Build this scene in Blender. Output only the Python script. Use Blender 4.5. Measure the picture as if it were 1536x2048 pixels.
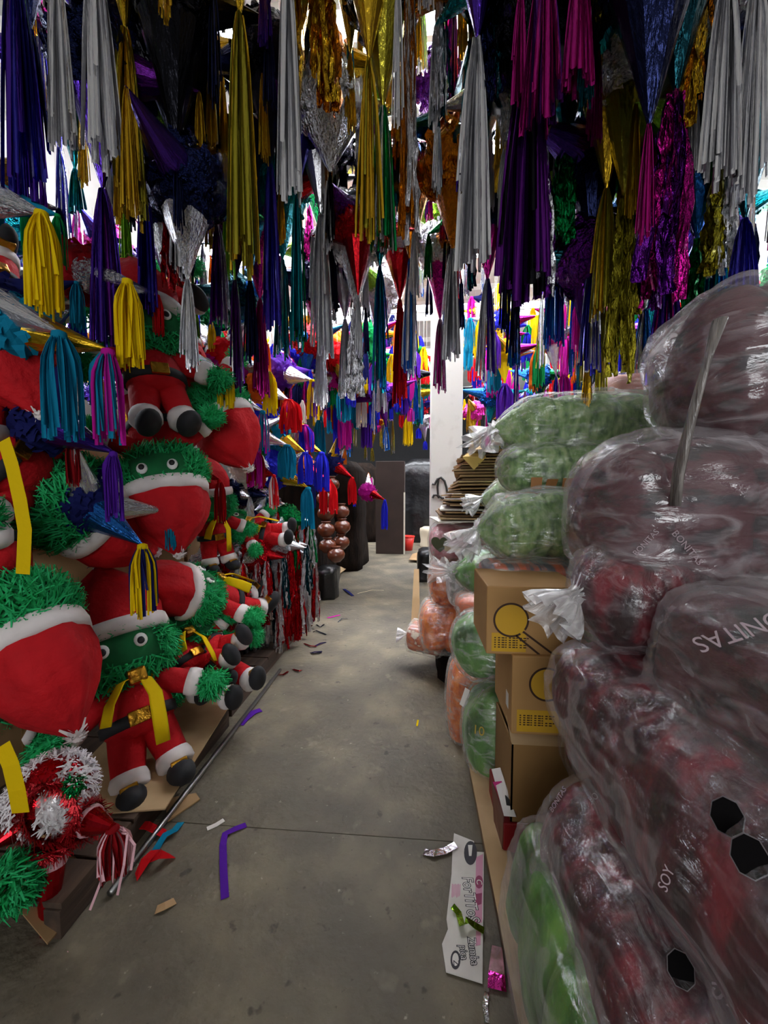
import bpy, math, random
from mathutils import Vector, Matrix, noise, Euler
random.seed(11)
for o in list(bpy.data.objects):
    bpy.data.objects.remove(o)
sc = bpy.context.scene
COL = sc.collection
PI = math.pi

# ---------------------------------------------------------------- camera
F = 800.0; YAW = math.radians(4.65); PITCH = math.radians(-3.45); CH = 1.5
cd = bpy.data.cameras.new('camera'); cam = bpy.data.objects.new('camera', cd); COL.objects.link(cam)
cam.location = (0, 0, CH)
cam.rotation_euler = Euler((PI/2 + PITCH, 0, YAW), 'XYZ')
cd.sensor_fit = 'HORIZONTAL'; cd.sensor_width = 36; cd.lens = F/1536*36; cd.clip_start = 0.02
sc.camera = cam
CR = cam.rotation_euler.to_matrix()
def P(px, py, d):
    """world point seen at a pixel of the photograph, at distance Y = d along the aisle"""
    v = CR @ Vector(((px-768)/F, -(py-1024)/F, -1))
    return Vector((0, 0, CH)) + v*(d/v.y)

# ---------------------------------------------------------------- light
w = bpy.data.worlds.new('world'); sc.world = w; w.use_nodes = True
w.node_tree.nodes['Background'].inputs[0].default_value = (0.75, 0.82, 1, 1)
w.node_tree.nodes['Background'].inputs[1].default_value = 0.06
vs = sc.view_settings; vs.view_transform = 'Standard'; vs.look = 'None'; vs.gamma = 1; vs.exposure = 0.9
vs.use_curve_mapping = False
sc.cycles.transparent_max_bounces = 16
CEIL = 5.0
def area(name, loc, sx, sy, power, rot=(0, 0, 0), col=(1, .97, .92)):
    l = bpy.data.lights.new(name, 'AREA'); l.shape = 'RECTANGLE'; l.size = sx; l.size_y = sy; l.energy = power; l.color = col
    o = bpy.data.objects.new(name, l); COL.objects.link(o); o.location = loc; o.rotation_euler = rot
    return o
# daylight from the open shop front behind the camera
area('front_door_light', (-0.2, -6.5, 3.0), 6.0, 2.4, 160, (math.radians(90), 0, 0), (.97, .98, 1))

# ---------------------------------------------------------------- materials
def srgb(h):
    if isinstance(h, str):
        c = [int(h[i:i+2], 16)/255 for i in (0, 2, 4)]
    else: c = h
    return tuple((x/12.92 if x <= .04045 else ((x+.055)/1.055)**2.4) for x in c) + (1,)
MATS = {}
def mat(name, c1, c2=None, scale=8, rough=.6, metal=0, bump=0, bscale=None, stretch=(1, 1, 1), lo=.35, hi=.65, spec=.5, trans=0, detail=4, emit=None, coat=0, c3=None):
    if name in MATS: return MATS[name]
    m = bpy.data.materials.new(name); m.use_nodes = True; MATS[name] = m
    nt = m.node_tree; N = nt.nodes; L = nt.links
    b = N['Principled BSDF']
    b.inputs['Roughness'].default_value = rough; b.inputs['Metallic'].default_value = metal
    b.inputs['Specular IOR Level'].default_value = spec
    b.inputs['Base Color'].default_value = srgb(c1)
    if coat: b.inputs['Coat Weight'].default_value = coat; b.inputs['Coat Roughness'].default_value = .15
    if emit: b.inputs['Emission Color'].default_value = srgb(c1); b.inputs['Emission Strength'].default_value = emit
    if c2 or bump:
        tc = N.new('ShaderNodeTexCoord'); mp = N.new('ShaderNodeMapping'); mp.inputs['Scale'].default_value = stretch
        L.new(tc.outputs['Object'], mp.inputs['Vector'])
    if c2:
        nz = N.new('ShaderNodeTexNoise'); nz.inputs['Scale'].default_value = scale; nz.inputs['Detail'].default_value = detail
        L.new(mp.outputs[0], nz.inputs['Vector'])
        r = N.new('ShaderNodeValToRGB'); r.color_ramp.elements[0].position = lo; r.color_ramp.elements[1].position = hi
        r.color_ramp.elements[0].color = srgb(c1); r.color_ramp.elements[1].color = srgb(c2)
        if c3:
            e = r.color_ramp.elements.new((lo+hi)/2); e.color = srgb(c3)
        L.new(nz.outputs['Fac'], r.inputs[0]); L.new(r.outputs[0], b.inputs['Base Color'])
    if bump:
        n2 = N.new('ShaderNodeTexNoise'); n2.inputs['Scale'].default_value = bscale or scale; n2.inputs['Detail'].default_value = 5
        L.new(mp.outputs[0], n2.inputs['Vector'])
        bp = N.new('ShaderNodeBump'); bp.inputs['Strength'].default_value = bump; bp.inputs['Distance'].default_value = .03
        L.new(n2.outputs['Fac'], bp.inputs['Height']); L.new(bp.outputs[0], b.inputs['Normal'])
    if trans:
        out = N['Material Output']; t = N.new('ShaderNodeBsdfTranslucent'); t.inputs[0].default_value = srgb(c1)
        mx = N.new('ShaderNodeMixShader'); mx.inputs[0].default_value = trans
        L.new(b.outputs[0], mx.inputs[1]); L.new(t.outputs[0], mx.inputs[2]); L.new(mx.outputs[0], out.inputs[0])
    return m
FOILC = dict(silver='d8d8dc', gold='c9a227', olive='a39a30', purple='4b2a9a', indigo='3f3aa8', violet='5a1a78', magenta='b01a80', pink='e83fb0',
             red='b8141f', green='138a4a', teal='12808c', blue='2a6fc0', navy='1c2348', black='16161c', amber='b46a10', lime='8fc53a', darkteal='10424c')
def foil(c):
    return mat('foil '+c, FOILC[c], scale=6, rough=.16, metal=.91, bump=.25, bscale=9, stretch=(1, 1, .12))
def crink(c):
    return mat('crinkled foil '+c, FOILC[c], rough=.2, metal=1, bump=1.0, bscale=9)
PAPC = dict(yellow='e8c70c', teal='0f82a6', blue='2a2ec8', purple='5a22a0', magenta='c01a98', red='d0121c', green='12924e', white='e9e2dc', orange='f0882a', darkred='8c0e16', navy='1a1f5c')
def paper(c):
    return mat('crepe paper '+c, PAPC[c], rough=.85, spec=.15, bump=.15, bscale=30, trans=.25)
def film(name, haze=.16, streak=.35, tint='f2eef0', scale=5, stretch=(1, 1, 1), fres=.22, gloss=.10):
    if name in MATS: return MATS[name]
    m = bpy.data.materials.new(name); m.use_nodes = True; MATS[name] = m
    nt = m.node_tree; N = nt.nodes; L = nt.links
    b = N['Principled BSDF']; b.inputs['Base Color'].default_value = srgb(tint); b.inputs['Roughness'].default_value = .16
    b.inputs['Specular IOR Level'].default_value = .8
    t = N.new('ShaderNodeBsdfTransparent'); mx = N.new('ShaderNodeMixShader')
    tc = N.new('ShaderNodeTexCoord'); mp = N.new('ShaderNodeMapping'); mp.inputs['Scale'].default_value = stretch
    L.new(tc.outputs['Object'], mp.inputs['Vector'])
    nz = N.new('ShaderNodeTexNoise'); nz.inputs['Scale'].default_value = scale; nz.inputs['Detail'].default_value = 6; nz.inputs['Distortion'].default_value = 1.2
    L.new(mp.outputs[0], nz.inputs['Vector'])
    mr = N.new('ShaderNodeMapRange'); mr.inputs[1].default_value = .5; mr.inputs[2].default_value = .72
    mr.inputs[3].default_value = haze; mr.inputs[4].default_value = haze+streak
    L.new(nz.outputs['Fac'], mr.inputs[0])
    lw = N.new('ShaderNodeLayerWeight'); lw.inputs[0].default_value = .12
    ad = N.new('ShaderNodeMath'); ad.operation = 'MULTIPLY_ADD'; ad.inputs[1].default_value = fres; ad.use_clamp = True
    L.new(lw.outputs['Fresnel'], ad.inputs[0]); L.new(mr.outputs[0], ad.inputs[2])
    L.new(ad.outputs[0], mx.inputs[0]); L.new(t.outputs[0], mx.inputs[1]); L.new(b.outputs[0], mx.inputs[2])
    bp = N.new('ShaderNodeBump'); bp.inputs['Strength'].default_value = .6; bp.inputs['Distance'].default_value = .02
    L.new(nz.outputs['Fac'], bp.inputs['Height']); L.new(bp.outputs[0], b.inputs['Normal'])
    gl = N.new('ShaderNodeBsdfGlossy'); gl.inputs['Roughness'].default_value = .1; L.new(bp.outputs[0], gl.inputs['Normal'])
    gm = N.new('ShaderNodeMixShader'); gm.inputs[0].default_value = gloss
    L.new(mx.outputs[0], gm.inputs[1]); L.new(gl.outputs[0], gm.inputs[2]); L.new(gm.outputs[0], N['Material Output'].inputs[0])
    return m

# ---------------------------------------------------------------- object helpers
def mesh(name, V, Fc, mats=None, idx=None, smooth=False):
    me = bpy.data.meshes.new(name); me.from_pydata([tuple(v) for v in V], [], Fc)
    if mats is not None:
        for m in (mats if isinstance(mats, (list, tuple)) else [mats]): me.materials.append(m)
    if idx: me.polygons.foreach_set('material_index', idx)
    if smooth: me.polygons.foreach_set('use_smooth', [True]*len(Fc))
    me.update(); return me
def obj(name, me, parent=None, loc=None, rot=None, scale=None, mats=None):
    o = bpy.data.objects.new(name, me); COL.objects.link(o)
    if parent: o.parent = parent
    if loc is not None: o.location = loc
    if rot is not None: o.rotation_euler = rot
    if scale is not None: o.scale = scale
    if mats:
        for i, m in enumerate(mats):
            if i < len(o.material_slots):
                o.material_slots[i].link = 'OBJECT'; o.material_slots[i].material = m
    return o
def empty(name, label, cat, loc=(0, 0, 0), group=None):
    o = bpy.data.objects.new(name, None); COL.objects.link(o); o.location = loc; o.empty_display_size = .05
    return tag(o, label, cat, group)
def tag(o, label, cat, group=None):
    if label: o['label'] = label
    o['category'] = cat
    if group: o['group'] = group
    return o
def box(x0, x1, y0, y1, z0, z1, b=0):
    V = [(x, y, z) for z in (z0, z1) for y in (y0, y1) for x in (x0, x1)]
    Fc = [(0, 2, 3, 1), (4, 5, 7, 6), (0, 1, 5, 4), (2, 6, 7, 3), (0, 4, 6, 2), (1, 3, 7, 5)]
    if not b: return V, Fc
    import bmesh
    bm = bmesh.new(); vs_ = [bm.verts.new(v) for v in V]
    for f in Fc: bm.faces.new([vs_[i] for i in f])
    bmesh.ops.bevel(bm, geom=bm.edges[:], offset=b, segments=2, affect='EDGES', profile=.5)
    bm.verts.index_update()
    V = [v.co[:] for v in bm.verts]; Fc = [tuple(v.index for v in f.verts) for f in bm.faces]; bm.free()
    return V, Fc
def loft(rings, cap=True):
    n = len(rings[0]); V = [v for r in rings for v in r]; Fc = []
    for i in range(len(rings)-1):
        for j in range(n):
            k = (j+1) % n
            Fc.append((i*n+j, i*n+k, (i+1)*n+k, (i+1)*n+j))
    if cap:
        Fc.append(tuple(range(n-1, -1, -1))); Fc.append(tuple((len(rings)-1)*n+j for j in range(n)))
    return V, Fc
def frame(d):
    d = Vector(d).normalized()
    u = d.cross(Vector((0, 0, 1)))
    if u.length < .05: u = Vector((1, 0, 0))
    u.normalize(); return d, u, u.cross(d)
def tube(path, rad, n=10, flat=1):
    path = [Vector(p) for p in path]; rings = []
    rs = rad if isinstance(rad, (list, tuple)) else [rad]*len(path)
    d0, u, v = frame(path[1]-path[0])
    for i, p in enumerate(path):
        a = path[max(0, i-1)]; b = path[min(len(path)-1, i+1)]; d = (b-a).normalized()
        u = (u - d*u.dot(d)).normalized(); v = d.cross(u)
        rings.append([p + (u*math.cos(2*PI*j/n) + v*math.sin(2*PI*j/n)*flat)*rs[i] for j in range(n)])
    return loft(rings)
def ell(c, rx, ry, rz, n=20, m=12, pw=1.0):
    rings = []
    for i in range(m+1):
        t = -PI/2 + PI*(i+.0)/m; cz = math.sin(t); cr = max(abs(math.cos(t)), .02)**pw
        rings.append([Vector((c[0]+rx*cr*math.cos(2*PI*j/n), c[1]+ry*cr*math.sin(2*PI*j/n), c[2]+rz*cz)) for j in range(n)])
    return loft(rings)
def prof(c, pr, n=22, ax=1, ay=1):
    """surface of revolution: pr = [(r,z)]"""
    return loft([[Vector((c[0]+r*ax*math.cos(2*PI*j/n), c[1]+r*ay*math.sin(2*PI*j/n), c[2]+z)) for j in range(n)] for r, z in pr])
def merge(*vf):
    V = []; Fc = []
    for v, f in vf:
        o = len(V); V += list(v); Fc += [tuple(i+o for i in g) for g in f]
    return V, Fc
def fringe(samples, length, width, lean=.6, droop=.3, rnd=random, segs=2):
    """paper fringe: strips rooted at (point, normal)"""
    V = []; Fc = []
    for p, nrm in samples:
        t = Vector((rnd.uniform(-1, 1), rnd.uniform(-1, 1), rnd.uniform(-1.3, .5)))
        t = (t - nrm*t.dot(nrm))
        if t.length < .01: continue
        t.normalize(); s = nrm.cross(t)*width*.5*rnd.uniform(.7, 1.3)
        L_ = length*rnd.uniform(.6, 1.25); b = len(V)
        for k in range(segs+1):
            q = k/segs
            c = p + nrm*L_*(.75*q - .25*q*q) + t*L_*lean*(q**1.4) + Vector((0, 0, -droop*L_*q*q))
            wv = s*(1-.6*q); V += [c-wv, c+wv]
        for k in range(segs): Fc.append((b+2*k, b+2*k+1, b+2*k+3, b+2*k+2))
    return V, Fc
def ell_samples(c, rx, ry, rz, n, keep=lambda p: True):
    out = []
    while len(out) < n:
        v = Vector((random.gauss(0, 1), random.gauss(0, 1), random.gauss(0, 1))).normalized()
        p = Vector((v.x*rx, v.y*ry, v.z*rz)); nn = Vector((v.x/rx, v.y/ry, v.z/rz)).normalized()
        if keep(p): out.append((Vector(c)+p, nn))
    return out
def text_mesh(s, size, m, extrude=.0006, bold=0):
    cu = bpy.data.curves.new('lettering', 'FONT'); cu.body = s; cu.size = size; cu.extrude = extrude; cu.align_x = 'CENTER'; cu.align_y = 'CENTER'; cu.offset = bold
    cu.resolution_u = 3
    o = bpy.data.objects.new('lettering', cu); COL.objects.link(o)
    dg = bpy.context.evaluated_depsgraph_get(); me = bpy.data.meshes.new_from_object(o.evaluated_get(dg))
    bpy.data.objects.remove(o); me.materials.clear(); me.materials.append(m); return me

# ================================================================ STRUCTURE
def struct(o): o['kind'] = 'structure'; return o
conc = mat('worn concrete', '4c463c', '80765f', scale=2.6, rough=.62, bump=.3, bscale=26, lo=.25, hi=.75, detail=15, c3='625a4b')
def speckle(m, sc_, thr, col, fac):
    nt = m.node_tree; N = nt.nodes; L = nt.links; b = N['Principled BSDF']
    tc = N.new('ShaderNodeTexCoord'); nz = N.new('ShaderNodeTexNoise'); nz.inputs['Scale'].default_value = sc_; nz.inputs['Detail'].default_value = 3
    L.new(tc.outputs['Object'], nz.inputs['Vector'])
    mr = N.new('ShaderNodeMapRange'); mr.inputs[1].default_value = thr; mr.inputs[2].default_value = thr+.06; mr.inputs[4].default_value = fac
    L.new(nz.outputs['Fac'], mr.inputs[0]); mx = N.new('ShaderNodeMix'); mx.data_type = 'RGBA'
    src = b.inputs['Base Color'].links[0].from_socket
    L.new(mr.outputs[0], mx.inputs[0]); L.new(src, mx.inputs[6]); mx.inputs[7].default_value = srgb(col); L.new(mx.outputs[2], b.inputs['Base Color'])
speckle(conc, 14, .66, '2c2822', .7); speckle(conc, 30, .70, 'b9b1a0', .55); speckle(conc, 6, .64, '938a74', .28); speckle(conc, 60, .68, '332e27', .5)
fl = struct(obj('floor', mesh('floor', *box(-6, 6, -4, 15, -.12, -.02), mats=conc)))
ys = [-4, -1.75, 1.63, 5.04, 8.45, 11.9, 15]
for i in range(6):
    s = obj('slab', mesh('slab', *box(-6, 6, ys[i]+.002, ys[i+1]-.002, -.03, 0), mats=conc), fl)
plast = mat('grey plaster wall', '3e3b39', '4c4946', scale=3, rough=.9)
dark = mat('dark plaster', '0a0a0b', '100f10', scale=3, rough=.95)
ceilm = mat('white ceiling panels', 'd9d7cf', 'c8c6be', scale=1.5, rough=.9)
struct(obj('wall_left', mesh('wall_left', *box(-6.2, -6, -4, 15, 0, CEIL), mats=plast)))
struct(obj('wall_right', mesh('wall_right', *box(6, 6.2, -4, 15, 0, CEIL), mats=plast)))
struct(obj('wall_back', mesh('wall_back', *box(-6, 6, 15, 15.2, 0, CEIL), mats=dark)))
cl = struct(obj('ceiling', mesh('ceiling', *box(-6.2, 6.2, -4, 15.2, CEIL, CEIL+.15), mats=ceilm)))
trim = mat('white painted steel', 'd4d2ca', rough=.5)
for k, y in enumerate((2.86, 3.62, 5.1, 7.2, 9.6)):
    struct(obj('trim_%d' % (k+1), mesh('roof_beam', *box(-6, 6, y, y+.07, CEIL-.1, CEIL), mats=trim)))
glow = mat('daylit skylight pane', 'f4f8ff', emit=30.0)
glow2 = mat('daylit skylight pane far', 'f4f8ff', emit=15.0)
k = 1
for (x0, x1, y0, y1, g) in ((-1.5, 1.9, 3.06, 3.56, glow), (-2.6, 2.8, 4.0, 4.6, glow), (-3.6, 4.2, 5.6, 6.3, glow2), (-4, 4.6, 7.8, 8.5, glow2), (-4, 4.6, 10.2, 10.9, glow2)):
    wn = struct(bpy.data.objects.new('window_%d' % k, None)); COL.objects.link(wn); wn.location = ((x0+x1)/2, (y0+y1)/2, CEIL); k += 1
    hx = (x1-x0)/2; hy = (y1-y0)/2; t = .03
    fr = merge(box(-hx, hx, -hy-t, -hy, -.06, -.002), box(-hx, hx, hy, hy+t, -.06, -.002), box(-hx, hx, -.025, .025, -.05, -.002), box(-hx-t, -hx, -hy-t, hy+t, -.06, -.002), box(hx, hx+t, -hy-t, hy+t, -.06, -.002))
    obj('window_frame', mesh('window_frame', *fr, mats=trim), wn)
    for s in (-1, 1):
        a, b = (-hy, -.025) if s < 0 else (.025, hy)
        obj('pane', mesh('pane', *box(-hx, hx, a, b, -.02, -.008), mats=g), wn)
# clerestory windows high in the side and back walls
glow3 = mat('daylit clerestory pane', 'eef4ff', emit=9.0)
def clere(side, axis, a0, a1, z0, z1, nb):
    global k
    wn = struct(bpy.data.objects.new('window_%d' % k, None)); COL.objects.link(wn); k += 1
    if axis == 'x': wn.location = (side*5.995, (a0+a1)/2, z0)
    else: wn.location = ((a0+a1)/2, 14.995, z0)
    h = (a1-a0)/2; H = z1-z0; t = .04
    def bb(u0, u1, z_0, z_1, d0, d1):
        if axis == 'x':
            xx = sorted((-side*d0, -side*d1)); return box(xx[0], xx[1], u0, u1, z_0, z_1)
        return box(u0, u1, -d1, -d0, z_0, z_1)
    bars = [bb(-h-t, h+t, -t, 0, 0, .07), bb(-h-t, h+t, H, H+t, 0, .07)]+[bb(-h+2*h*i/nb-t/2, -h+2*h*i/nb+t/2, 0, H, 0, .06) for i in range(nb+1)]
    obj('window_frame', mesh('window_frame', *merge(*bars), mats=trim), wn)
    for i in range(nb): obj('pane', mesh('pane', *bb(-h+2*h*i/nb+t/2, -h+2*h*(i+1)/nb-t/2, 0, H, .005, .015), mats=glow3), wn)
clere(-1, 'x', 2.2, 13, 3.6, 4.7, 9); clere(1, 'x', 2.2, 13, 3.6, 4.7, 9)
# white pillar
pil = struct(bpy.data.objects.new('pillar', None)); COL.objects.link(pil)
pm = mat('scuffed white paint', 'd6d2ca', 'bdb7ad', scale=5, rough=.7, lo=.55, hi=.75, bump=.1, detail=8)
PX = P(893, 900, 4.3).x
pil.location = (PX, 4.3, 0)
obj('shaft', mesh('shaft', *box(-.165, .165, 0, .33, 0, CEIL, .006), mats=pm), pil)
blk = mat('black marker paint', '2a2622', rough=.7)
def stroke(pts, r): return tube(pts, r, 6)
a = [P(px, py, 4.297)-Vector(pil.location) for px, py in ((864, 968), (869, 969), (875, 958), (882, 955), (889, 962), (893, 975), (894, 984))]
b = [P(px, py, 4.297)-Vector(pil.location) for px, py in ((877, 958), (875, 975), (876, 990), (885, 997), (888, 996))]
c_ = [P(px, py, 4.297)-Vector(pil.location) for px, py in ((865, 996), (868, 990), (874, 990), (878, 996))]
obj('painted_letter', mesh('painted_letter', *merge(stroke(a, .013), stroke(b, .013), stroke(c_, .012)), mats=blk), pil)

# ================================================================ TASSEL / STAR PINATA KIT
BLANK = mat('blank', '888888')
def tassel_mesh(n, seg, kind, seed, w=.15):
    r = random.Random(seed); V = []; Fc = []; ix = []
    for i in range(n):
        a = r.uniform(0, 2*PI); r0 = .10*r.random(); r1 = .46*math.sqrt(r.uniform(.08, 1))
        L_ = r.uniform(.86, 1.0) if r.random() < .85 else r.uniform(.55, .85)
        if kind == 'paper': r0 = .1; r1 = .42*math.sqrt(r.uniform(.2, 1))
        tw = r.uniform(-1, 1)*(.5 if kind == 'foil' else 1.6); o0 = r.uniform(-.7, .7); s = r.randint(0, 1)
        b = len(V); ww = w*r.uniform(.6, 1.3); jx = jy = 0
        for q in range(seg+1):
            t = q/seg
            e = t**.55
            rr = r0+(r1-r0)*e
            if kind == 'paper': rr = r0+(r1-r0)*math.sin(min(1, t*2.5)*PI/2) + (.0 if t else 0)
            if kind == 'crinkle': jx += r.uniform(-.05, .05); jy += r.uniform(-.05, .05)
            aa = a+.25*tw*t
            c = Vector((rr*math.cos(aa)+jx, rr*math.sin(aa)+jy, -L_*t))
            th = aa+PI/2+o0+tw*t*.9 + (r.uniform(-.8, .8) if kind == 'crinkle' else 0)
            wv = Vector((math.cos(th), math.sin(th), 0))*ww*.5*(min(1, .35+2.5*t))
            if kind == 'foil': wv = wv*.82
            nv = Vector((-math.sin(th), math.cos(th), 0))*ww*.42
            V += [c-wv, c-wv*.55+nv*.8, c+wv*.55+nv*.8, c+wv]
        for q in range(seg):
            for h in range(3): Fc.append((b+4*q+h, b+4*q+h+1, b+4*q+h+5, b+4*q+h+4)); ix.append(s)
    if kind == 'paper':   # tied collar
        v, f = prof((0, 0, 0), [(.03, .02), (.15, 0), (.17, -.05), (.12, -.08)], 10)
        o = len(V); V += v; Fc += [tuple(i+o for i in g) for g in f]; ix += [0]*len(f)
    return mesh('tassel_'+kind, V, Fc, [BLANK, BLANK], ix, smooth=kind != 'crinkle')
T_NEAR = [tassel_mesh(26, 9, 'foil', s, .15) for s in range(4)]
T_FAR = [tassel_mesh(13, 5, 'foil', 20+s, .2) for s in range(4)]
T_CR = [tassel_mesh(16, 12, 'crinkle', 40+s, .24) for s in range(3)]
T_PAP = [tassel_mesh(34, 7, 'paper', 60+s, .10) for s in range(3)]
def cone_mesh(n=12):
    # apex at z=1, base at z=0
    rings = [[Vector((rr*math.cos(2*PI*(j+.5)/n), rr*math.sin(2*PI*(j+.5)/n), z)) for j in range(n)] for rr, z in ((1.0, 0), (.93, .06), (.5, .5), (.07, .97), (.03, 1))]
    return mesh('cone', *loft(rings), mats=[BLANK])
CONE = cone_mesh()
def ball_mesh():
    V, Fc = ell((0, 0, 0), 1, 1, 1, 16, 10); r = random.Random(5)
    V = [v*r.uniform(.92, 1.03) for v in V]
    fv, ff = fringe(ell_samples((0, 0, 0), .98, .98, .98, 130), .26, .3, .9, .2)
    return mesh('ball', *merge((V, Fc), (fv, ff)), mats=[BLANK])
BALL = ball_mesh()
STRM = mat('white string', 'c9c3b8', rough=.9)
def quat_to(d): return Vector((0, 0, 1)).rotation_difference(Vector(d).normalized()).to_euler()
STARS = []   # (object, words, region)
def where(p):
    v = CR.transposed() @ (p-Vector((0, 0, CH)))
    return 768+F*v.x/max(.01, -v.z), 1024-F*v.y/max(.01, -v.z)
def add_tassel(root, name, p, L, wd, kind, cols, near):
    src = {'foil': T_NEAR if near else T_FAR, 'crinkle': T_CR, 'paper': T_PAP}[kind]
    fm = {'foil': foil, 'crinkle': crink, 'paper': paper}[kind]
    ms = [fm(c) for c in (cols if len(cols) > 1 else [cols[0], cols[0]])][:2]
    return obj('tassel', random.choice(src), root, p, (0, 0, random.uniform(0, 6.28)), (wd, wd, L), ms)
def star(center, R, bodycol, cones, words, near=False, papery=False, string=True, cat='star pinata'):
    """cones: list of (dir, length, base_r, cone_col, tassel or None) ; tassel=(L,w,kind,cols)"""
    root = empty('star_pinata', None, cat, center)
    obj('body', BALL, root, (0, 0, 0), (random.uniform(0, 6), 0, random.uniform(0, 6)), (R, R, R), [paper(bodycol) if papery else crink(bodycol)])
    for d, ln, br, cc, ts in cones:
        d = Vector(d).normalized(); b = d*R*.72
        mt = paper(cc[1:]) if cc[0] == '~' else (crink(cc) if random.random() < .25 else foil(cc))
        obj('cone', CONE, root, b, quat_to(d), (br, br, ln), [mt])
        if ts: add_tassel(root, 'tassel', b+d*ln*.985, ts[0], ts[1], ts[2], ts[3], near)
    if string:
        z = CEIL-center.z-.006
        obj('string', mesh('string', *tube([(0, 0, R*.8), (0, 0, z)], .0025, 4), mats=STRM), root)
    STARS.append((root, words)); return root

# ---- near hanging stars: tassel position in the photograph: (x, y top, y bottom, width px, distance, kind, colours)
HERO = [
 (28, -60, 420, 100, 1.55, 'foil', ('indigo', 'purple')), (112, -60, 312, 62, 1.45, 'foil', ('silver',)), (187, -80, 335, 90, 1.4, 'foil', ('silver',)),
 (250, 60, 455, 78, 1.7, 'foil', ('gold', 'olive')), (205, 380, 705, 72, 1.75, 'foil', ('purple', 'violet')), (357, 290, 560, 50, 1.9, 'foil', ('black', 'silver')),
 (394, 300, 430, 30, 2.3, 'foil', ('indigo',)), (290, 360, 640, 46, 2.1, 'foil', ('indigo', 'purple')), (338, 400, 590, 44, 2.2, 'crinkle', ('red',)),
 (480, 30, 555, 78, 1.75, 'foil', ('gold', 'olive')), (574, -60, 420, 74, 1.55, 'foil', ('silver',)), (640, -120, 235, 80, 1.8, 'crinkle', ('gold', 'amber')),
 (738, 120, 490, 62, 1.8, 'foil', ('gold', 'olive')), (766, 215, 515, 56, 1.9, 'foil', ('silver', 'green')), (820, -30, 500, 54, 1.8, 'crinkle', ('amber', 'silver')),
 (796, -60, 262, 26, 1.7, 'foil', ('silver',)), (594, 380, 705, 40, 2.3, 'foil', ('green', 'teal')), (642, 430, 725, 52, 2.4, 'foil', ('silver',)),
 (540, 330, 672, 54, 2.2, 'foil', ('indigo', 'purple')), (565, 520, 720, 44, 2.6, 'foil', ('teal', 'silver')), (648, 400, 560, 36, 2.5, 'foil', ('red',)),
 (712, 620, 805, 56, 2.5, 'crinkle', ('silver',)), (760, 535, 790, 44, 2.5, 'foil', ('teal', 'blue')), (905, 500, 730, 46, 2.3, 'foil', ('silver',)),
 (955, 80, 560, 84, 1.7, 'foil', ('silver',)), (975, -60, 250, 60, 1.75, 'crinkle', ('darkteal', 'navy')), (1060, 120, 615, 120, 1.6, 'foil', ('violet', 'black')),
 (1085, 300, 600, 70, 1.7, 'crinkle', ('silver', 'violet')), (1090, -80, 260, 90, 1.5, 'foil', ('magenta', 'violet')), (1160, -80, 200, 70, 1.45, 'foil', ('magenta',)),
 (1352, 190, 620, 110, 1.5, 'crinkle', ('magenta', 'violet')), (1336, 560, 770, 66, 2.0, 'foil', ('magenta', 'purple')), (1250, 400, 770, 64, 1.85, 'crinkle', ('olive',)),
 (1213, 380, 650, 50, 1.9, 'foil', ('gold', 'olive')), (1455, -40, 385, 70, 1.3, 'foil', ('silver',)), (1515, -40, 430, 60, 1.35, 'foil', ('silver',)), (1400, -60, 250, 60, 1.5, 'crinkle', ('amber', 'gold')),
 (1185, 520, 755, 44, 2.1, 'foil', ('indigo', 'silver')), (1130, 300, 490, 46, 2.0, 'crinkle', ('green',)), (1395, 480, 690, 50, 1.9, 'crinkle', ('green',)),
 (1440, 440, 660, 50, 1.8, 'foil', ('teal', 'blue')), (1490, 440, 610, 60, 1.6, 'foil', ('indigo',)), (1112, 480, 700, 40, 2.4, 'foil', ('indigo', 'blue')),
 (1165, 590, 705, 40, 3.0, 'paper', ('magenta',)), (700, 60, 200, 20, 2.2, 'foil', ('blue',)), (1440, 330, 560, 60, 1.7, 'crinkle', ('olive', 'silver')),
 (975, 560, 760, 44, 2.5, 'foil', ('purple', 'silver')), (820, 520, 760, 44, 2.6, 'foil', ('silver', 'blue')), (880, 640, 790, 30, 3.0, 'foil', ('magenta', 'silver')),
 (800, 600, 820, 34, 3.0, 'foil', ('red',)), (690, 640, 800, 40, 3.0, 'foil', ('silver',)), (640, 690, 820, 40, 3.1, 'foil', ('silver',)), (1175, 720, 830, 26, 2.2, 'foil', ('gold',)),
 (435, 450, 660, 40, 2.4, 'foil', ('silver', 'violet')), (375, 560, 745, 40, 1.9, 'foil', ('silver',)), (470, 560, 790, 38, 2.6, 'foil', ('violet', 'silver')), (500, 560, 730, 36, 2.6, 'foil', ('navy',)),
 (520, 600, 800, 36, 2.8, 'foil', ('magenta',)), (760, 700, 830, 36, 3.3, 'foil', ('silver',)), (1030, 620, 740, 36, 3.2, 'foil', ('blue', 'teal')), (1290, 620, 760, 40, 2.6, 'foil', ('silver', 'blue')),
 (60, 60, 330, 60, 1.7, 'foil', ('navy', 'indigo')), (150, 340, 430, 40, 2.2, 'foil', ('teal',)), (1300, 600, 720, 30, 2.8, 'foil', ('indigo',)), (330, 560, 650, 30, 2.6, 'foil', ('silver',)),
]
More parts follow.
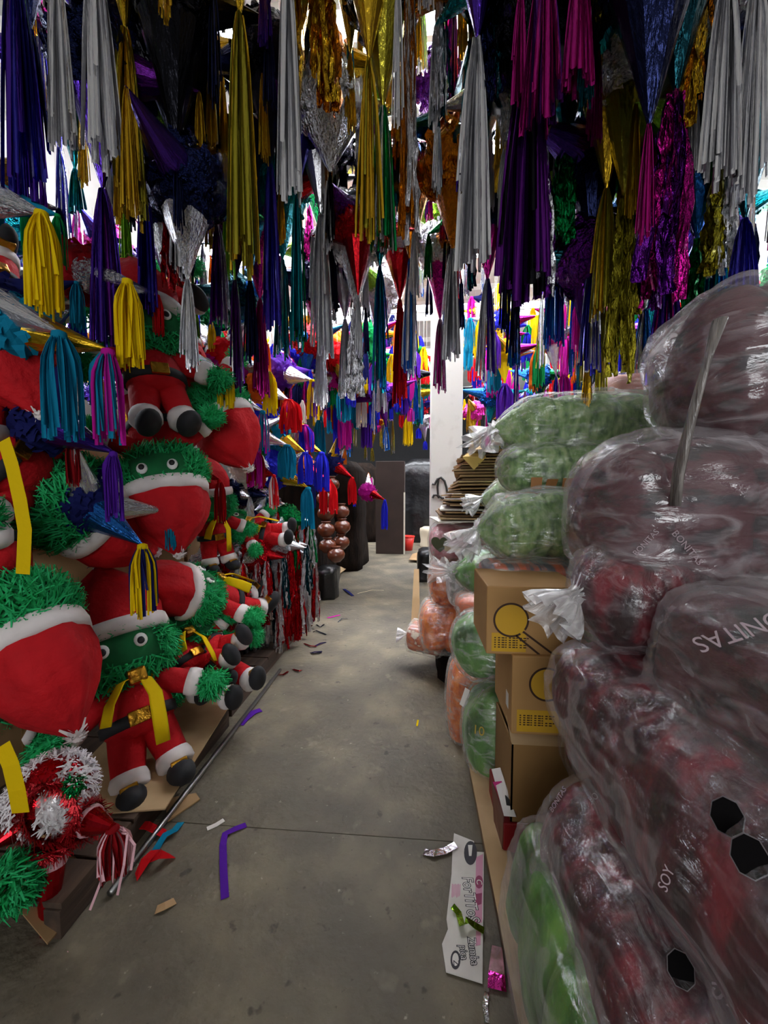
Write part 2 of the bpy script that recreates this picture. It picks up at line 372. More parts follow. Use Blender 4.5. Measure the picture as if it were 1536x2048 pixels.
for (x, yt, yb, wpx, d, kind, cols) in HERO:
    pt = P(x, yt, d); pb = P(x, yb, d); L = pt.z-pb.z; wd = wpx/F*d*1.0
    R = random.uniform(.15, .2); cl_ = random.uniform(.3, .42)
    ctr = pt + Vector((0, 0, cl_+R*.72))
    if ctr.z > 4.7: ctr.z = 4.7; cl_ = max(.1, ctr.z-R*.72-pt.z)
    cc = cols[0] if random.random() < .6 else random.choice(list(FOILC))
    cn = [((0, 0, -1), cl_, min(.11, wd*.9+.03), cc if kind != 'paper' else 'magenta', (L, wd, kind, cols))]
    a0 = random.uniform(0, 6.28)
    for k in range(2):
        a = a0+k*2.4
        if math.sin(a) < -.3 and d < 1.9: a = -a
        oc = random.choice(list(FOILC))
        cn.append(((math.cos(a), math.sin(a), random.uniform(-.1, .15)), random.uniform(.25, .35), .09, oc, (random.uniform(.3, .45), .07, 'foil', (random.choice((oc, 'silver', 'gold', 'navy')),))))
    star(ctr, R, random.choice((cc, 'navy', 'black', 'silver')), cn, (cols, kind, d, x), near=True)

# ---- large cones hung point-down close to the camera
for (x, y0, yb, wpx, d, col, tc) in ((1310, -60, 250, 150, 1.35, 'navy', 'magenta'), (345, 60, 300, 120, 1.75, 'black', 'navy'), (716, 485, 592, 56, 2.3, 'red', 'silver'), (700, -40, 110, 60, 2.0, 'gold', 'gold'), (885, -60, 70, 60, 2.2, 'lime', 'green'), (1010, 200, 300, 46, 1.9, 'silver', 'silver'), (660, 255, 345, 100, 2.1, 'silver', 'black')):
    pt = P(x, y0, d); pb = P(x, yb, d); ln = pt.z-pb.z; br = wpx/F*d/2; R = br*1.25
    ctr = pt+Vector((0, 0, R*.72))
    if ctr.z > 4.75: ctr.z = 4.75
    cn = [((0, 0, -1), ln, br, col, (.35, .06, 'foil', (tc,)))]
    for k in range(3):
        a = .5+k*2.1
        cn.append(((math.cos(a), abs(math.sin(a))*.8+.1, .25), .3, .08, col, (.4, .07, 'foil', (tc,))))
    star(ctr, R, col, cn, ((col, tc), 'cone', d, x), near=True)

# ---- whole stars that can be picked out among the front rows
for (px, py, d, bc, cc, tcs, kd) in ((880, 170, 2.7, 'violet', 'magenta', ('magenta', 'violet'), 'foil'), (935, 245, 2.4, 'darkteal', 'darkteal', ('teal', 'navy'), 'crinkle'), (650, 300, 2.5, 'navy', 'silver', ('navy', 'black'), 'foil'),
   (905, 330, 3.1, 'red', 'red', ('red', 'silver'), 'foil'), (1225, 130, 2.6, 'blue', 'teal', ('silver', 'lime'), 'foil'), (1180, 300, 2.3, 'green', 'green', ('green', 'silver'), 'foil'), (330, 120, 2.0, 'black', 'navy', ('navy', 'black'), 'foil'),
   (1010, 60, 2.2, 'darkteal', 'navy', ('darkteal', 'silver'), 'crinkle'), (640, 130, 2.3, 'amber', 'gold', ('gold', 'amber'), 'crinkle'), (885, 430, 3.6, 'lime', 'green', ('blue', 'silver'), 'foil'), (100, 150, 2.3, 'purple', 'indigo', ('indigo', 'silver'), 'foil'),
   (1450, 170, 2.0, 'amber', 'olive', ('olive', 'gold'), 'crinkle'), (1330, 330, 2.3, 'magenta', 'violet', ('magenta', 'silver'), 'foil'), (520, 250, 2.5, 'black', 'black', ('black', 'silver'), 'foil'), (430, 330, 2.8, 'silver', 'darkteal', ('silver',), 'foil')):
    ctr = P(px, py, d); a0 = random.uniform(0, 6.28); L0 = random.uniform(.5, .7)
    cn = [((.1, 0, -1), .3, .09, cc, (L0, .085, kd, tcs))]
    for k in range(4):
        a = a0+k*PI/2; cn.append(((math.cos(a), math.sin(a), random.uniform(-.25, .3)), .32, .09, random.choice((cc, bc)), (random.uniform(.45, .65), .08, kd, tcs)))
    star(ctr, .17, bc, cn, (tcs, kd, d, px), near=True)
# ---- rank upon rank of stars behind
CH_ = list(FOILC)
rowy = [2.7, 3.15, 3.7, 4.3, 4.9, 5.6, 6.4, 7.3, 8.3]
for ri, y in enumerate(rowy):
    nx = 9 if y < 4 else 13
    span = 2.4+y*.42
    for i in range(nx):
        x = -span + (i+.5+random.uniform(-.35, .35))*2*span/nx + .05
        z = random.uniform(2.75, 3.9) if y < 4.5 else random.uniform(2.65, 3.7)
        if (y < 4.6 and -.75 < x < .6 and z > 2.75) or abs(x) > 5.2: continue      # the bright gap above the aisle
        if abs(x-PX) < .75 and 3.6 < y < 5.3: continue
        R = random.uniform(.13, .19); c1, c2, c3 = random.choice(CH_), random.choice(CH_), random.choice(CH_)
        kind = random.choice(('foil', 'foil', 'crinkle', 'foil')) if y < 5 else random.choice(('foil', 'paper', 'paper'))
        pc = random.choice(('yellow', 'teal', 'blue', 'purple', 'magenta', 'red', 'magenta', 'navy'))
        def tl(L, wd):
            if kind == 'paper': return (L*.6, wd*1.25, 'paper', (random.choice((pc, 'blue', 'red', 'yellow', 'magenta')),))
            return (L, wd, kind, (c3, random.choice((c3, 'silver'))))
        cn = []; bot = 2.0+.06*min(y, 5)+random.uniform(0, .25)
        cl_ = random.uniform(.28, .36)
        cn.append(((random.uniform(-.2, .2), random.uniform(-.2, .2), -1), cl_, .085, c2, tl(min(.75, max(.3, z-R*.7-cl_-bot)), .10)))
        a0 = random.uniform(0, 6.28)
        for k in range(4):
            a = a0+k*PI/2
            cn.append(((math.cos(a), math.sin(a), random.uniform(-.3, .35)), random.uniform(.26, .36), .085, random.choice((c1, c2, c2)), tl(random.uniform(.5, .8), .09)))
        star(Vector((x, y, z)), R, c1, cn, ((c3,) if kind != 'paper' else (pc,), kind, y, where(Vector((x, y, z)))[0]))

# ================================================================ LEFT PILE
card = mat('brown cardboard', 'a5845c', '8d6d48', scale=3, rough=.85, lo=.3, hi=.7)
card2 = mat('pale cardboard', 'bfa27a', 'a88a62', scale=4, rough=.85)
wood = mat('raw pallet wood', '8a6d49', '5e4630', scale=3, rough=.85, stretch=(6, .6, 6), bump=.3)
wood2 = mat('dark pallet wood', '4d3a2c', '33261d', scale=3, rough=.85, stretch=(6, .6, 6), bump=.3)
def pallet(label, x0, x1, y0, y1, m, mtop, deck=True):
    root = empty('pallet', label, 'pallet', ((x0+x1)/2, (y0+y1)/2, 0)); hx = (x1-x0)/2; hy = (y1-y0)/2
    n = max(3, int((y1-y0)/.16))
    for i in range(n):
        a = -hy+i*2*hy/n
        obj('deck_board', mesh('deck_board', *box(-hx, hx, a+.008, a+2*hy/n-.008, .1, .12), mats=m), root)
    for s in (-1, 0, 1):
        x = s*(hx-.03); t = .03
        obj('stringer', mesh('stringer', *box(x-t, x+t, -hy, hy, .0, .1, .003), mats=m), root)
    return root
pallet('dark wooden pallet under the front Santa suit dolls on the left', -2.35, -1.17, 1.15, 2.35, wood2, card)
pallet('dark wooden pallet under the foil tassels halfway down the left side', -2.35, -1.2, 2.45, 3.9, wood2, card)
pallet('dark wooden pallet under the clay pots far down the left side', -2.4, -1.27, 4.0, 5.3, wood2, card)
def sheet(label, corners, th=.006, m=None, group=None, name='cardboard_sheet', cat='cardboard'):
    c = sum(corners, Vector())/len(corners); b = [Vector(p)-c for p in corners]; n = len(b); up = Vector((0, 0, th))
    V = b+[p+up for p in b]
    Fc = [tuple(range(n-1, -1, -1)), tuple(range(n, 2*n))]+[(i, (i+1) % n, n+(i+1) % n, n+i) for i in range(n)]
    o = obj(name, mesh(name, V, Fc, mats=m or card), None, c); tag(o, label, cat, group); return o
def PZ(px, py, z):
    v = CR @ Vector(((px-768)/F, -(py-1024)/F, -1)); return Vector((0, 0, CH))+v*((z-CH)/v.z)
sheet('cardboard sheet lying on the left pallet beneath the black shoes', [PZ(470, 1395, .122), PZ(330, 1620, .122), PZ(60, 1640, .122), PZ(300, 1390, .122)], m=card2)
sheet('brown cardboard sheet sloping to the floor under the red tinsel star', [PZ(262, 1640, .1), PZ(240, 1720, .02), PZ(95, 1890, .02), PZ(20, 1800, .12), PZ(90, 1660, .125)], m=card)
sheet('small cardboard scrap poking out beneath the steel pipe', [PZ(400, 1600, .004), PZ(335, 1645, .004), PZ(330, 1600, .004), PZ(392, 1588, .004)], m=card)
sheet('torn cardboard flap lying before the brown clay pots', [PZ(706, 1098, .13), PZ(720, 1118, .05), PZ(655, 1165, .05), PZ(645, 1150, .13)], m=card2)
sheet('wide torn cardboard flap lying nearest the pots on the floor', [PZ(690, 1140, .03), PZ(640, 1178, .02), PZ(600, 1190, .1), PZ(655, 1130, .13)], m=card2)
# cartons inside the pile that carry the dolls
for i, (x, y, z, sx, sy, sz) in enumerate(((-2.25, 1.75, .12, .7, .9, .75), (-2.35, 2.75, .12, .8, .9, 1.0), (-2.4, 3.6, .12, .9, .7, 1.1), (-2.5, 2.3, 1.15, .8, 1.0, .8), (-2.3, 4.5, .12, .7, .8, .9), (-2.35, 1.0, .0, .6, .6, .6))):
    c = obj('carton', mesh('carton', *box(-sx/2, sx/2, -sy/2, sy/2, 0, sz, .008), mats=card), None, (x, y, z))
    obj('packing_tape', mesh('packing_tape', *box(-sx/2-.001, sx/2+.001, -.03, .03, .05, sz+.001), mats=mat('brown packing tape', '8a6a3a', rough=.3)), c)
    tag(c, ('brown carton at the back of the pallet behind the front doll', 'brown carton behind the upside-down doll in the middle of the left pile', 'tall brown carton behind the sideways doll and foil tassels', 'brown carton high in the left pile behind the hanging red trousers', 'brown carton behind the stacked clay pots', 'brown carton at floor level behind the tinsel star')[i], 'carton')

# ---- green fringe dolls in Santa suits
redc = mat('red felt', 'c4121c', 'a80d17', scale=5, rough=.8, spec=.25, bump=.9, bscale=9)
whitef = mat('white felt', 'e6dedb', 'd4cbc8', scale=9, rough=.95, bump=.2)
blackf = mat('black felt', '17171a', '232327', scale=8, rough=.8)
goldf = mat('gold foil patch', 'b8862c', rough=.3, metal=1, bump=.6, bscale=20)
greenp = mat('green paper fringe', '129a4e', '34bb74', scale=25, rough=.8, spec=.2, trans=.15)
greenb = mat('green paper base', '0b5c30', '0e6e3a', scale=10, rough=.9)
eyew = mat('white eye paper', 'e8e8e4', rough=.7); eyek = mat('black eye paper', '121214', rough=.6)
yelp = paper('yellow')
def legm(s):
    c = [(s*.06, 0, .33), (s*.075, -.01, .24), (s*.09, -.03, .15), (s*.095, -.04, .10)]
    return mesh('leg', *tube(c, [.082, .078, .07, .066], 14), mats=redc, smooth=True)
def dollmeshes():
    D = {}
    for s, n in ((-1, 'l'), (1, 'r')):
        D['leg'+n] = legm(s)
        D['lcuff'+n] = mesh('cuff', *tube([(s*.09, -.03, .145), (s*.092, -.035, .12), (s*.095, -.04, .085), (s*.097, -.045, .07)], [.073, .082, .084, .07], 14), mats=whitef, smooth=True)
        D['shoe'+n] = mesh('shoe', *ell((s*.1, -.1, .045), .062, .115, .055, 16, 10, .8), mats=blackf, smooth=True)
        D['sbuck'+n] = mesh('shoe_buckle', *box(s*.1-.035, s*.1+.035, -.155, -.1, .075, .104, .006), mats=goldf)
        D['arm'+n] = mesh('arm', *tube([(s*.09, 0, .5), (s*.17, -.02, .47), (s*.25, -.05, .42)], [.06, .062, .058], 12), mats=redc, smooth=True)
        D['acuff'+n] = mesh('cuff', *tube([(s*.235, -.045, .43), (s*.26, -.05, .414), (s*.29, -.06, .398)], [.066, .072, .066], 12), mats=whitef, smooth=True)
        b = ell((s*.34, -.075, .37), .062, .062, .055, 12, 8)
        fr = fringe(ell_samples((s*.34, -.075, .37), .06, .06, .055, 420), .055, .008, .7, .1)
        D['hand'+n] = mesh('hand', *merge(b, fr), mats=greenp)
        D['eye'+n] = mesh('eye', *ell((s*.08, -.168, .69), .03, .014, .034, 16, 8), mats=eyew, smooth=True)
        D['pup'+n] = mesh('pupil', *ell((s*.08, -.178, .685), .017, .008, .019, 12, 6), mats=eyek, smooth=True)
    D['torso'] = mesh('torso', *prof((0, 0, 0), [(.02, .27), (.12, .28), (.155, .33), (.158, .40), (.13, .48), (.09, .53), (.06, .56)], 22, 1, .82), mats=redc, smooth=True)
    D['belt'] = mesh('belt', *prof((0, 0, 0), [(.150, .325), (.166, .33), (.167, .375), (.155, .38)], 24, 1, .83), mats=blackf, smooth=True)
    D['buckle'] = mesh('buckle', *box(-.045, .045, -.155, -.13, .322, .385, .005), mats=goldf)
    D['head'] = mesh('head', *ell((0, 0, .68), .225, .175, .165, 26, 16, .85), mats=greenb, smooth=True)
    ks = lambda p: not (p.y < -.1 and abs(p.x) < .15 and -.07 < p.z < .08) and p.z < .12
    D['fringe'] = mesh('fringe', *fringe(ell_samples((0, 0, .68), .225, .175, .165, 2300, ks), .075, .0095, .85, .12), mats=greenp)
    r = random.Random(3)
    rings = []
    for q, (rr, z) in enumerate(((.215, .77), (.22, .82), (.222, .9), (.2, .98), (.155, 1.05), (.1, 1.11), (.05, 1.16), (.022, 1.19))):
        rings.append([Vector(((rr*(1+(.025+.018*q)*math.sin(j*7*2*PI/28+q*.25)+.02*r.uniform(-1, 1)))*math.cos(2*PI*j/28), (.82*rr*(1+(.025+.018*q)*math.sin(j*7*2*PI/28+q*.25)))*math.sin(2*PI*j/28), z)) for j in range(28)])
    D['hat'] = mesh('hat', *loft(rings), mats=redc, smooth=True)
    D['band'] = mesh('hat_band', *prof((0, 0, 0), [(.2, .745), (.235, .75), (.242, .79), (.236, .825), (.2, .83)], 28, 1, .83), mats=whitef, smooth=True)
    pom = fringe([((Vector((0, 0, 1.195))), Vector((random.gauss(0, 1), random.gauss(0, 1), random.gauss(.5, 1))).normalized()) for _ in range(46)], .085, .016, .3, .2)
    D['pom'] = mesh('pompom', *merge(ell((0, 0, 1.195), .022, .022, .03, 10, 6), pom), mats=whitef)
    D['scarf'] = mesh('scarf', *merge(prof((0, 0, 0), [(.1, .515), (.125, .52), (.125, .56), (.095, .565)], 18, 1, .85),
        tube([(.03, -.12, .54), (.06, -.17, .5), (.08, -.19, .42), (.07, -.185, .3), (.06, -.18, .2)], [.02, .03, .036, .038, .036], 8, .12),
        tube([(.02, -.12, .54), (-.04, -.18, .52), (-.1, -.2, .44), (-.13, -.2, .36)], [.02, .03, .038, .04], 8, .12)), mats=yelp, smooth=True)
    D['knot'] = mesh('scarf_knot', *box(-.01, .07, -.185, -.125, .495, .565, .012), mats=goldf)
    return D
DM = dollmeshes()
def doll(label, anchor, aim, s, face, scarf=True, buckles=True, by='top'):
    """anchor: hat tip (or, by='foot', the soles) in space; aim: a second point on the body axis; s: size"""
    z = (anchor-aim) if by == 'top' else (aim-anchor); z.normalize(); y = -Vector(face); y = (y-z*y.dot(z)).normalized(); x = y.cross(z)
    foot = anchor-z*1.19*s if by == 'top' else anchor
    root = empty('santa_suit_doll', label, 'doll', foot, 'green fringe dolls in the left pile')
    root.matrix_world = Matrix.Translation(foot) @ Matrix((x, y, z)).transposed().to_4x4() @ Matrix.Scale(s, 4)
    def a(k, n, p=root): return obj(n, DM[k], p)
    t = a('torso', 'torso'); a('belt', 'belt', t); a('buckle', 'buckle', t)
    for n in 'lr':
        l = a('leg'+n, 'leg'); a('lcuff'+n, 'cuff', l); a('shoe'+n, 'shoe', l)
        if buckles: a('sbuck'+n, 'shoe_buckle', l)
        r = a('arm'+n, 'arm'); a('acuff'+n, 'cuff', r); a('hand'+n, 'hand', r)
    hd = a('head', 'head'); f = a('fringe', 'fringe', hd); f['kind'] = 'stuff'
    for n in 'lr': a('eye'+n, 'eye', hd); a('pup'+n, 'pupil', hd)
    ht = a('hat', 'hat'); a('band', 'hat_band', ht); a('pom', 'pompom', ht)
    if scarf: q = a('scarf', 'scarf'); a('knot', 'scarf_knot', q)
    return root
DL = [
 ('green fringe doll in Santa suit with yellow scarf, shoes on cardboard at the front', (318, 1590, 1.74), (215, 1190, 2.05), 1.03, (.72, -.8, .15), True, True, 'foot'),
 ('upside-down green fringe doll whose red hat hangs below a white band', (356, 1108, 2.1), (318, 890, 2.25), .93, (.35, -1, .5), False, True, 'top'),
 ('doll with red trousers and plain black shoes dangling under the yellow tassel', (335, 878, 2.15), (270, 560, 2.35), 1.0, (.8, -.8, 0), False, False, 'foot'),
 ('doll lying head down, round red suit and green fringe head high on the left', (500, 935, 2.6), (350, 690, 2.75), .95, (-.5, .5, .6), True, False, 'top'),
 ('largest red hat hanging point down at the lower left edge', (150, 1468, 1.38), (20, 1200, 1.5), 1.0, (.3, -.6, -.7), False, True, 'top'),
 ('doll lying on its side with a dark green head by the left edge, hat behind', (310, 1105, 2.3), (120, 990, 1.85), 1.05, (.6, -.6, .6), False, True, 'top'),
 ('doll at upper left edge whose red hat ends in a white pompom', (78, 828, 1.6), (0, 640, 1.75), .95, (.5, -.2, .8), False, True, 'top'),
 ('doll at far left edge with a yellow scarf hanging from its red suit', (-100, 1200, 1.5), (-110, 900, 1.5), .9, (.9, -.3, .3), True, True, 'foot'),
 ('doll on its side with red hat pointing left behind the front doll', (250, 1160, 2.15), (380, 1185, 2.5), .9, (.5, -.1, 1), True, True, 'top'),
 ('doll lying with black shoes toward the aisle near the pallet edge', (495, 1305, 2.35), (330, 1300, 2.5), .75, (.1, -.6, 1), False, True, 'foot'),
 ('doll bent sideways with green hands beside the upside-down hat', (440, 1140, 2.9), (410, 950, 2.85), .75, (.8, -.8, .1), True, True, 'foot'),
 ('doll lying flat on its back among the foil tassels, shoes to the right', (588, 1075, 3.25), (440, 1055, 3.15), .7, (.1, -.7, .9), True, False, 'foot'),
 ('doll slumped low beside the pallet edge, hands hanging over cardboard', (500, 1400, 2.25), (360, 1270, 2.5), .85, (.7, -.6, .5), False, True, 'foot'),
 ('doll high in the left pile, black shoe beside the silver foil strip', (400, 640, 2.7), (260, 560, 2.9), .9, (.3, -1, .2), False, False, 'foot'),
 ('doll with a shaggy green head at the lower left edge behind the tinsel star', (-40, 1240, 1.6), (-60, 1400, 1.6), .8, (.8, -.4, .1), True, True, 'top'),
 ('doll half hidden under the front doll, white cuffed arm over the cardboard', (430, 1400, 2.2), (330, 1250, 2.4), .8, (.8, -.4, .3), True, True, 'foot'),
]
for lb, f, t, s_, fc, sf, bk, by in DL: doll(lb, P(*f), P(*t), s_, Vector(fc), sf, bk, by)

ribbon_later = [((8, 880, 1.25), (24, 930, 1.22), (40, 1000, 1.2), (50, 1060, 1.2), (48, 1110, 1.2), (46, 1148, 1.2))]
# ---- crepe paper tassels of the stars lying in the left pile and beyond
LT = [
 ((85, 425, 640, 78, 1.5), 'yellow', 'teal', 'silver', -1), ((256, 560, 742, 62, 1.7), 'yellow', 'darkred', 'silver', -1), ((120, 665, 885, 84, 1.5), 'teal', 'navy', 'silver', -1),
 ((218, 700, 892, 76, 1.6), 'magenta', 'teal', 'gold', -1), ((228, 905, 1045, 46, 1.65), 'purple', 'navy', 'purple', -1), ((286, 1090, 1235, 60, 1.75), 'yellow', 'navy', 'blue', -1),
 ((526, 822, 908, 34, 2.9), 'teal', 'magenta', 'silver', -1), ((510, 895, 975, 44, 3.0), 'magenta', 'darkred', 'gold', -1), ((540, 745, 832, 32, 3.0), 'yellow', 'red', 'silver', -1),
 ((578, 800, 868, 60, 3.2), 'red', 'orange', 'silver', -1), ((625, 760, 840, 34, 3.4), 'yellow', 'purple', 'silver', -1), ((482, 775, 930, 46, 2.8), 'darkred', 'magenta', 'silver', -1),
 ((575, 890, 960, 46, 3.3), 'teal', 'navy', 'silver', -1), ((611, 905, 970, 36, 3.5), 'blue', 'teal', 'gold', -1), ((644, 905, 985, 36, 3.8), 'blue', 'yellow', 'gold', -1),
 ((610, 850, 905, 44, 3.6), 'magenta', 'blue', 'gold', -1), ((617, 975, 1060, 36, 3.5), 'teal', 'blue', 'gold', -1), ((657, 960, 1030, 44, 4.0), 'red', 'orange', 'red', -1),
 ((452, 745, 820, 40, 2.5), 'yellow', 'red', 'silver', -1), ((705, 955, 1010, 22, 5.0), 'red', 'navy', 'red', -1), ((548, 950, 1020, 26, 3.1), 'red', 'white', 'red', -1),
 ((770, 1000, 1060, 16, 6.6), 'blue', 'magenta', 'red', -1), ((440, 960, 1050, 26, 2.7), 'red', 'darkred', 'red', -1), ((40, 660, 760, 40, 1.7), 'navy', 'teal', 'silver', -1),
]
for (x, yt, yb, wpx, d), tc, bc, cc, sd in LT:
    pt = P(x, yt, d); pb = P(x, yb, d); L = pt.z-pb.z; wd = wpx/F*d*1.05; R = .13 if d < 2.2 else .15
    dr = Vector((random.uniform(.6, 1), random.uniform(-.55, .1), random.uniform(-.5, -.05))).normalized(); ln = .3 if d < 2.2 else .28
    ctr = pt-dr*(R*.72+ln)
    cn = [(dr, ln, .085, cc, (L, wd, 'paper', (tc, random.choice((tc, tc, bc)))))]
    for k in range(3):
        e = Vector((random.uniform(-.6, .5), random.uniform(-.3, .9), random.uniform(-.2, .9)))
        oc = random.choice(list(PAPC))
        cn.append((e, .26, .075, random.choice(('silver', 'gold', '~'+bc, '~'+bc)), (.22, .07, 'paper', (oc,))))
    star(ctr, R, bc, cn, ((tc,), 'paperlow', d, x), near=True, papery=True, string=False)
# low hanging ones over the far end of the aisle and behind the pillar (paper tassels seen under the foil)
for i in range(84):
    px = random.choice((random.uniform(640, 860), random.uniform(640, 860), random.uniform(925, 1330), random.uniform(430, 660)))
    d = random.uniform(4.4, 7.5); py = random.uniform(715, 845) if px < 860 else random.uniform(640, 790)
    tc = random.choice(('yellow', 'teal', 'blue', 'purple', 'magenta', 'red', 'red', 'magenta', 'navy', 'blue')); bc = random.choice(list(PAPC))
    pt = P(px, py, d); R = .14; ln = .26
    if abs(pt.x-PX) < .6 and 3.9 < d < 5.3: continue
    cn = [((random.uniform(-.3, .3), -.2, -1), ln, .08, random.choice(('silver', 'gold', '~'+bc)), (random.uniform(.38, .5), .2, 'paper', (tc, random.choice((tc, 'silver' if 0 else tc)))))]
    for k in range(4):
        a = k*PI/2+random.uniform(0, 1.5); oc = random.choice(list(PAPC))
        cn.append(((math.cos(a), math.sin(a), random.uniform(-.2, .3)), .28, .08, random.choice(('silver', 'gold', 'magenta', '~'+bc)), (random.uniform(.32, .45), .17, 'paper', (oc,))))
    star(pt+Vector((0, 0, ln+R*.72)), R, bc, cn, ((tc,), 'paper', d, px), papery=True)

# ---- tinsel star in red and white on the near pallet
tw = mat('white tinsel fringe', 'ece8ea', 'd6d0d2', scale=20, rough=.8); tr = mat('red tinsel', 'a80f1c', rough=.35, metal=.6, bump=.5, bscale=20)
ts = empty('tinsel_star', 'red and white tinsel star with clear foil window at the lower left', 'star pinata', P(105, 1585, 1.28)); O = ts.location.copy()
def fx(px, py, d): return P(px, py, d)-O
bd = ell((0, 0, 0), .125, .12, .125, 20, 12); obj('body', mesh('body', *bd, mats=crink('red')), ts)
f_ = obj('fringe', mesh('fringe', *fringe(ell_samples((0, 0, 0), .125, .12, .125, 1500, lambda p: abs(p.x-.02) > .035 or p.y > 0), .04, .009, .8, .1), mats=tw), ts); f_['kind'] = 'stuff'
obj('window_film', mesh('window_film', *ell((.085, -.06, .01), .075, .06, .09, 18, 12), mats=film('clear crinkled wrap', .25, .4, scale=14)), ts)
rb = [fx(112, 1490, 1.15), fx(140, 1500, 1.12), fx(160, 1540, 1.1)]
ring = [(Vector((.085+.078*math.cos(a), -.075-.03*math.sin(a*.5)**2, .01+.10*math.sin(a))), Vector((math.cos(a)*.4, -1, math.sin(a)*.4)).normalized()) for a in [i*2*PI/360 for i in range(360)] for _ in range(2)]
g_ = obj('border', mesh('border', *fringe(ring, .028, .008, 1.0, .1), mats=tr), ts)
pg = fringe(ell_samples(fx(147, 1570, 1.13), .022, .015, .022, 150), .025, .006, .8, .1)
obj('pompom', mesh('pompom', *pg, mats=foil('green')), ts)
gp = fringe(ell_samples(fx(20, 1765, 1.12), .06, .06, .06, 900), .065, .008, .6, .1)
q = obj('pompom', mesh('pompom', *gp, mats=greenp), ts); q['label'] = 'large shaggy green pompom'
for (p0, p1, tl) in (((105, 1690, 1.22), (92, 1895, 1.16), 1), ((175, 1640, 1.25), (225, 1655, 1.22), 1), ((45, 1650, 1.22), (-10, 1690, 1.15), 0)):
    a = fx(*p0); b = fx(*p1); dv = b-a
    c = obj('cone', mesh('cone', *tube([a, a+dv*.5, b], [.05, .034, .014], 14), mats=foil('red')), ts)
    obj('pink_band', mesh('pink_band', *tube([a+dv*.08, a+dv*.2], [.0505, .046], 16), mats=mat('pale pink paper', 'd8a8b0', rough=.8)), c)
    fr2 = [(a+frame(dv)[1]*.05*math.cos(t*.2)+frame(dv)[2]*.05*math.sin(t*.2), (frame(dv)[1]*math.cos(t*.2)+frame(dv)[2]*math.sin(t*.2))) for t in range(300)]
    obj('fringe', mesh('fringe', *fringe(fr2, .03, .006, 1.2, .1), mats=tr), c)
    if tl:
        t = obj('tassel', random.choice(T_PAP), ts, b, (0, 0, 1), (.13, .13, .17), [paper('darkred'), mat('pale pink paper', 'd8a8b0')])
def ribbon(name, label, pts, wd, m, cat, up=(0, 0, 1), th=.0015, parent=None, group=None):
    pts = [Vector(p) for p in pts]; c = pts[0].copy(); V = []; Fc = []
    for i, p in enumerate(pts):
        d = (pts[min(i+1, len(pts)-1)]-pts[max(0, i-1)]).normalized(); s = d.cross(Vector(up)).normalized()*wd/2; n = Vector(up)*th
        V += [p-s-c, p+s-c, p+s+n-c, p-s+n-c]
    for i in range(len(pts)-1):
        for j in range(4): Fc.append((i*4+j, i*4+(j+1) % 4, i*4+4+(j+1) % 4, i*4+4+j))
    Fc += [(3, 2, 1, 0), tuple(len(V)-4+j for j in range(4))]
    o = obj(name, mesh(name, V, Fc, mats=m), parent, c)
    if label: tag(o, label, cat, group)
    return o
ribbon('crepe_streamer', 'pale yellow crepe streamer under the largest red hat at left', [P(5, 1490, 1.1), P(22, 1530, 1.09), P(34, 1580, 1.09), P(42, 1625, 1.1)], .05, yelp, 'ribbon', up=(.2, -1, 0))
for pts in ribbon_later: ribbon('crepe_streamer', 'wide yellow crepe streamer hanging at the far left edge', [P(*p) for p in pts], .042, yelp, 'ribbon', up=(.2, -1, 0))
pk = mat('pale pink paper', 'd8a8b0')
for pts in ([(238, 1665, 1.24), (255, 1668, 1.21), (248, 1730, 1.18), (235, 1790, 1.2)], [(240, 1660, 1.24), (215, 1730, 1.2), (180, 1820, 1.2)], [(245, 1655, 1.24), (270, 1690, 1.2), (262, 1740, 1.2)], [(100, 1900, 1.16), (135, 1905, 1.12), (160, 1960, 1.1)], [(100, 1900, 1.16), (128, 1960, 1.12), (122, 2050, 1.1)]):
    ribbon('streamer', None, [fx(*p) for p in pts], .008, pk, None, up=(.3, -.9, .3), parent=ts)

# ---- foil fringe stars lying on the middle pallet
for (x, y, d, col, tcs) in ((500, 1105, 3.0, 'silver', ('silver', 'navy')), (555, 1110, 3.05, 'red', ('silver', 'red')), (600, 1090, 3.25, 'silver', ('silver', 'red')), (520, 985, 3.3, 'navy', ('silver',)), (570, 1010, 3.5, 'silver', ('silver', 'purple')), (610, 1040, 3.5, 'green', ('green', 'silver')), (480, 1150, 2.9, 'red', ('red', 'silver'))):
    c = P(x, y, d); cn = []
    for k in range(5):
        a = -1.9+k*.85
        bt = max(.15, c.z-.16)
        cn.append(((math.cos(a)*.9+.3, math.sin(a), -.15), .16, .06, random.choice((col, 'silver')), (min(.42, bt*.9), .1, 'crinkle', (random.choice(tcs), random.choice(tcs+('red', 'darkteal'))))))
    star(c+Vector((-.22, .1, 0)), .14, col, cn, (tcs, 'low', d, x), near=True, string=False)

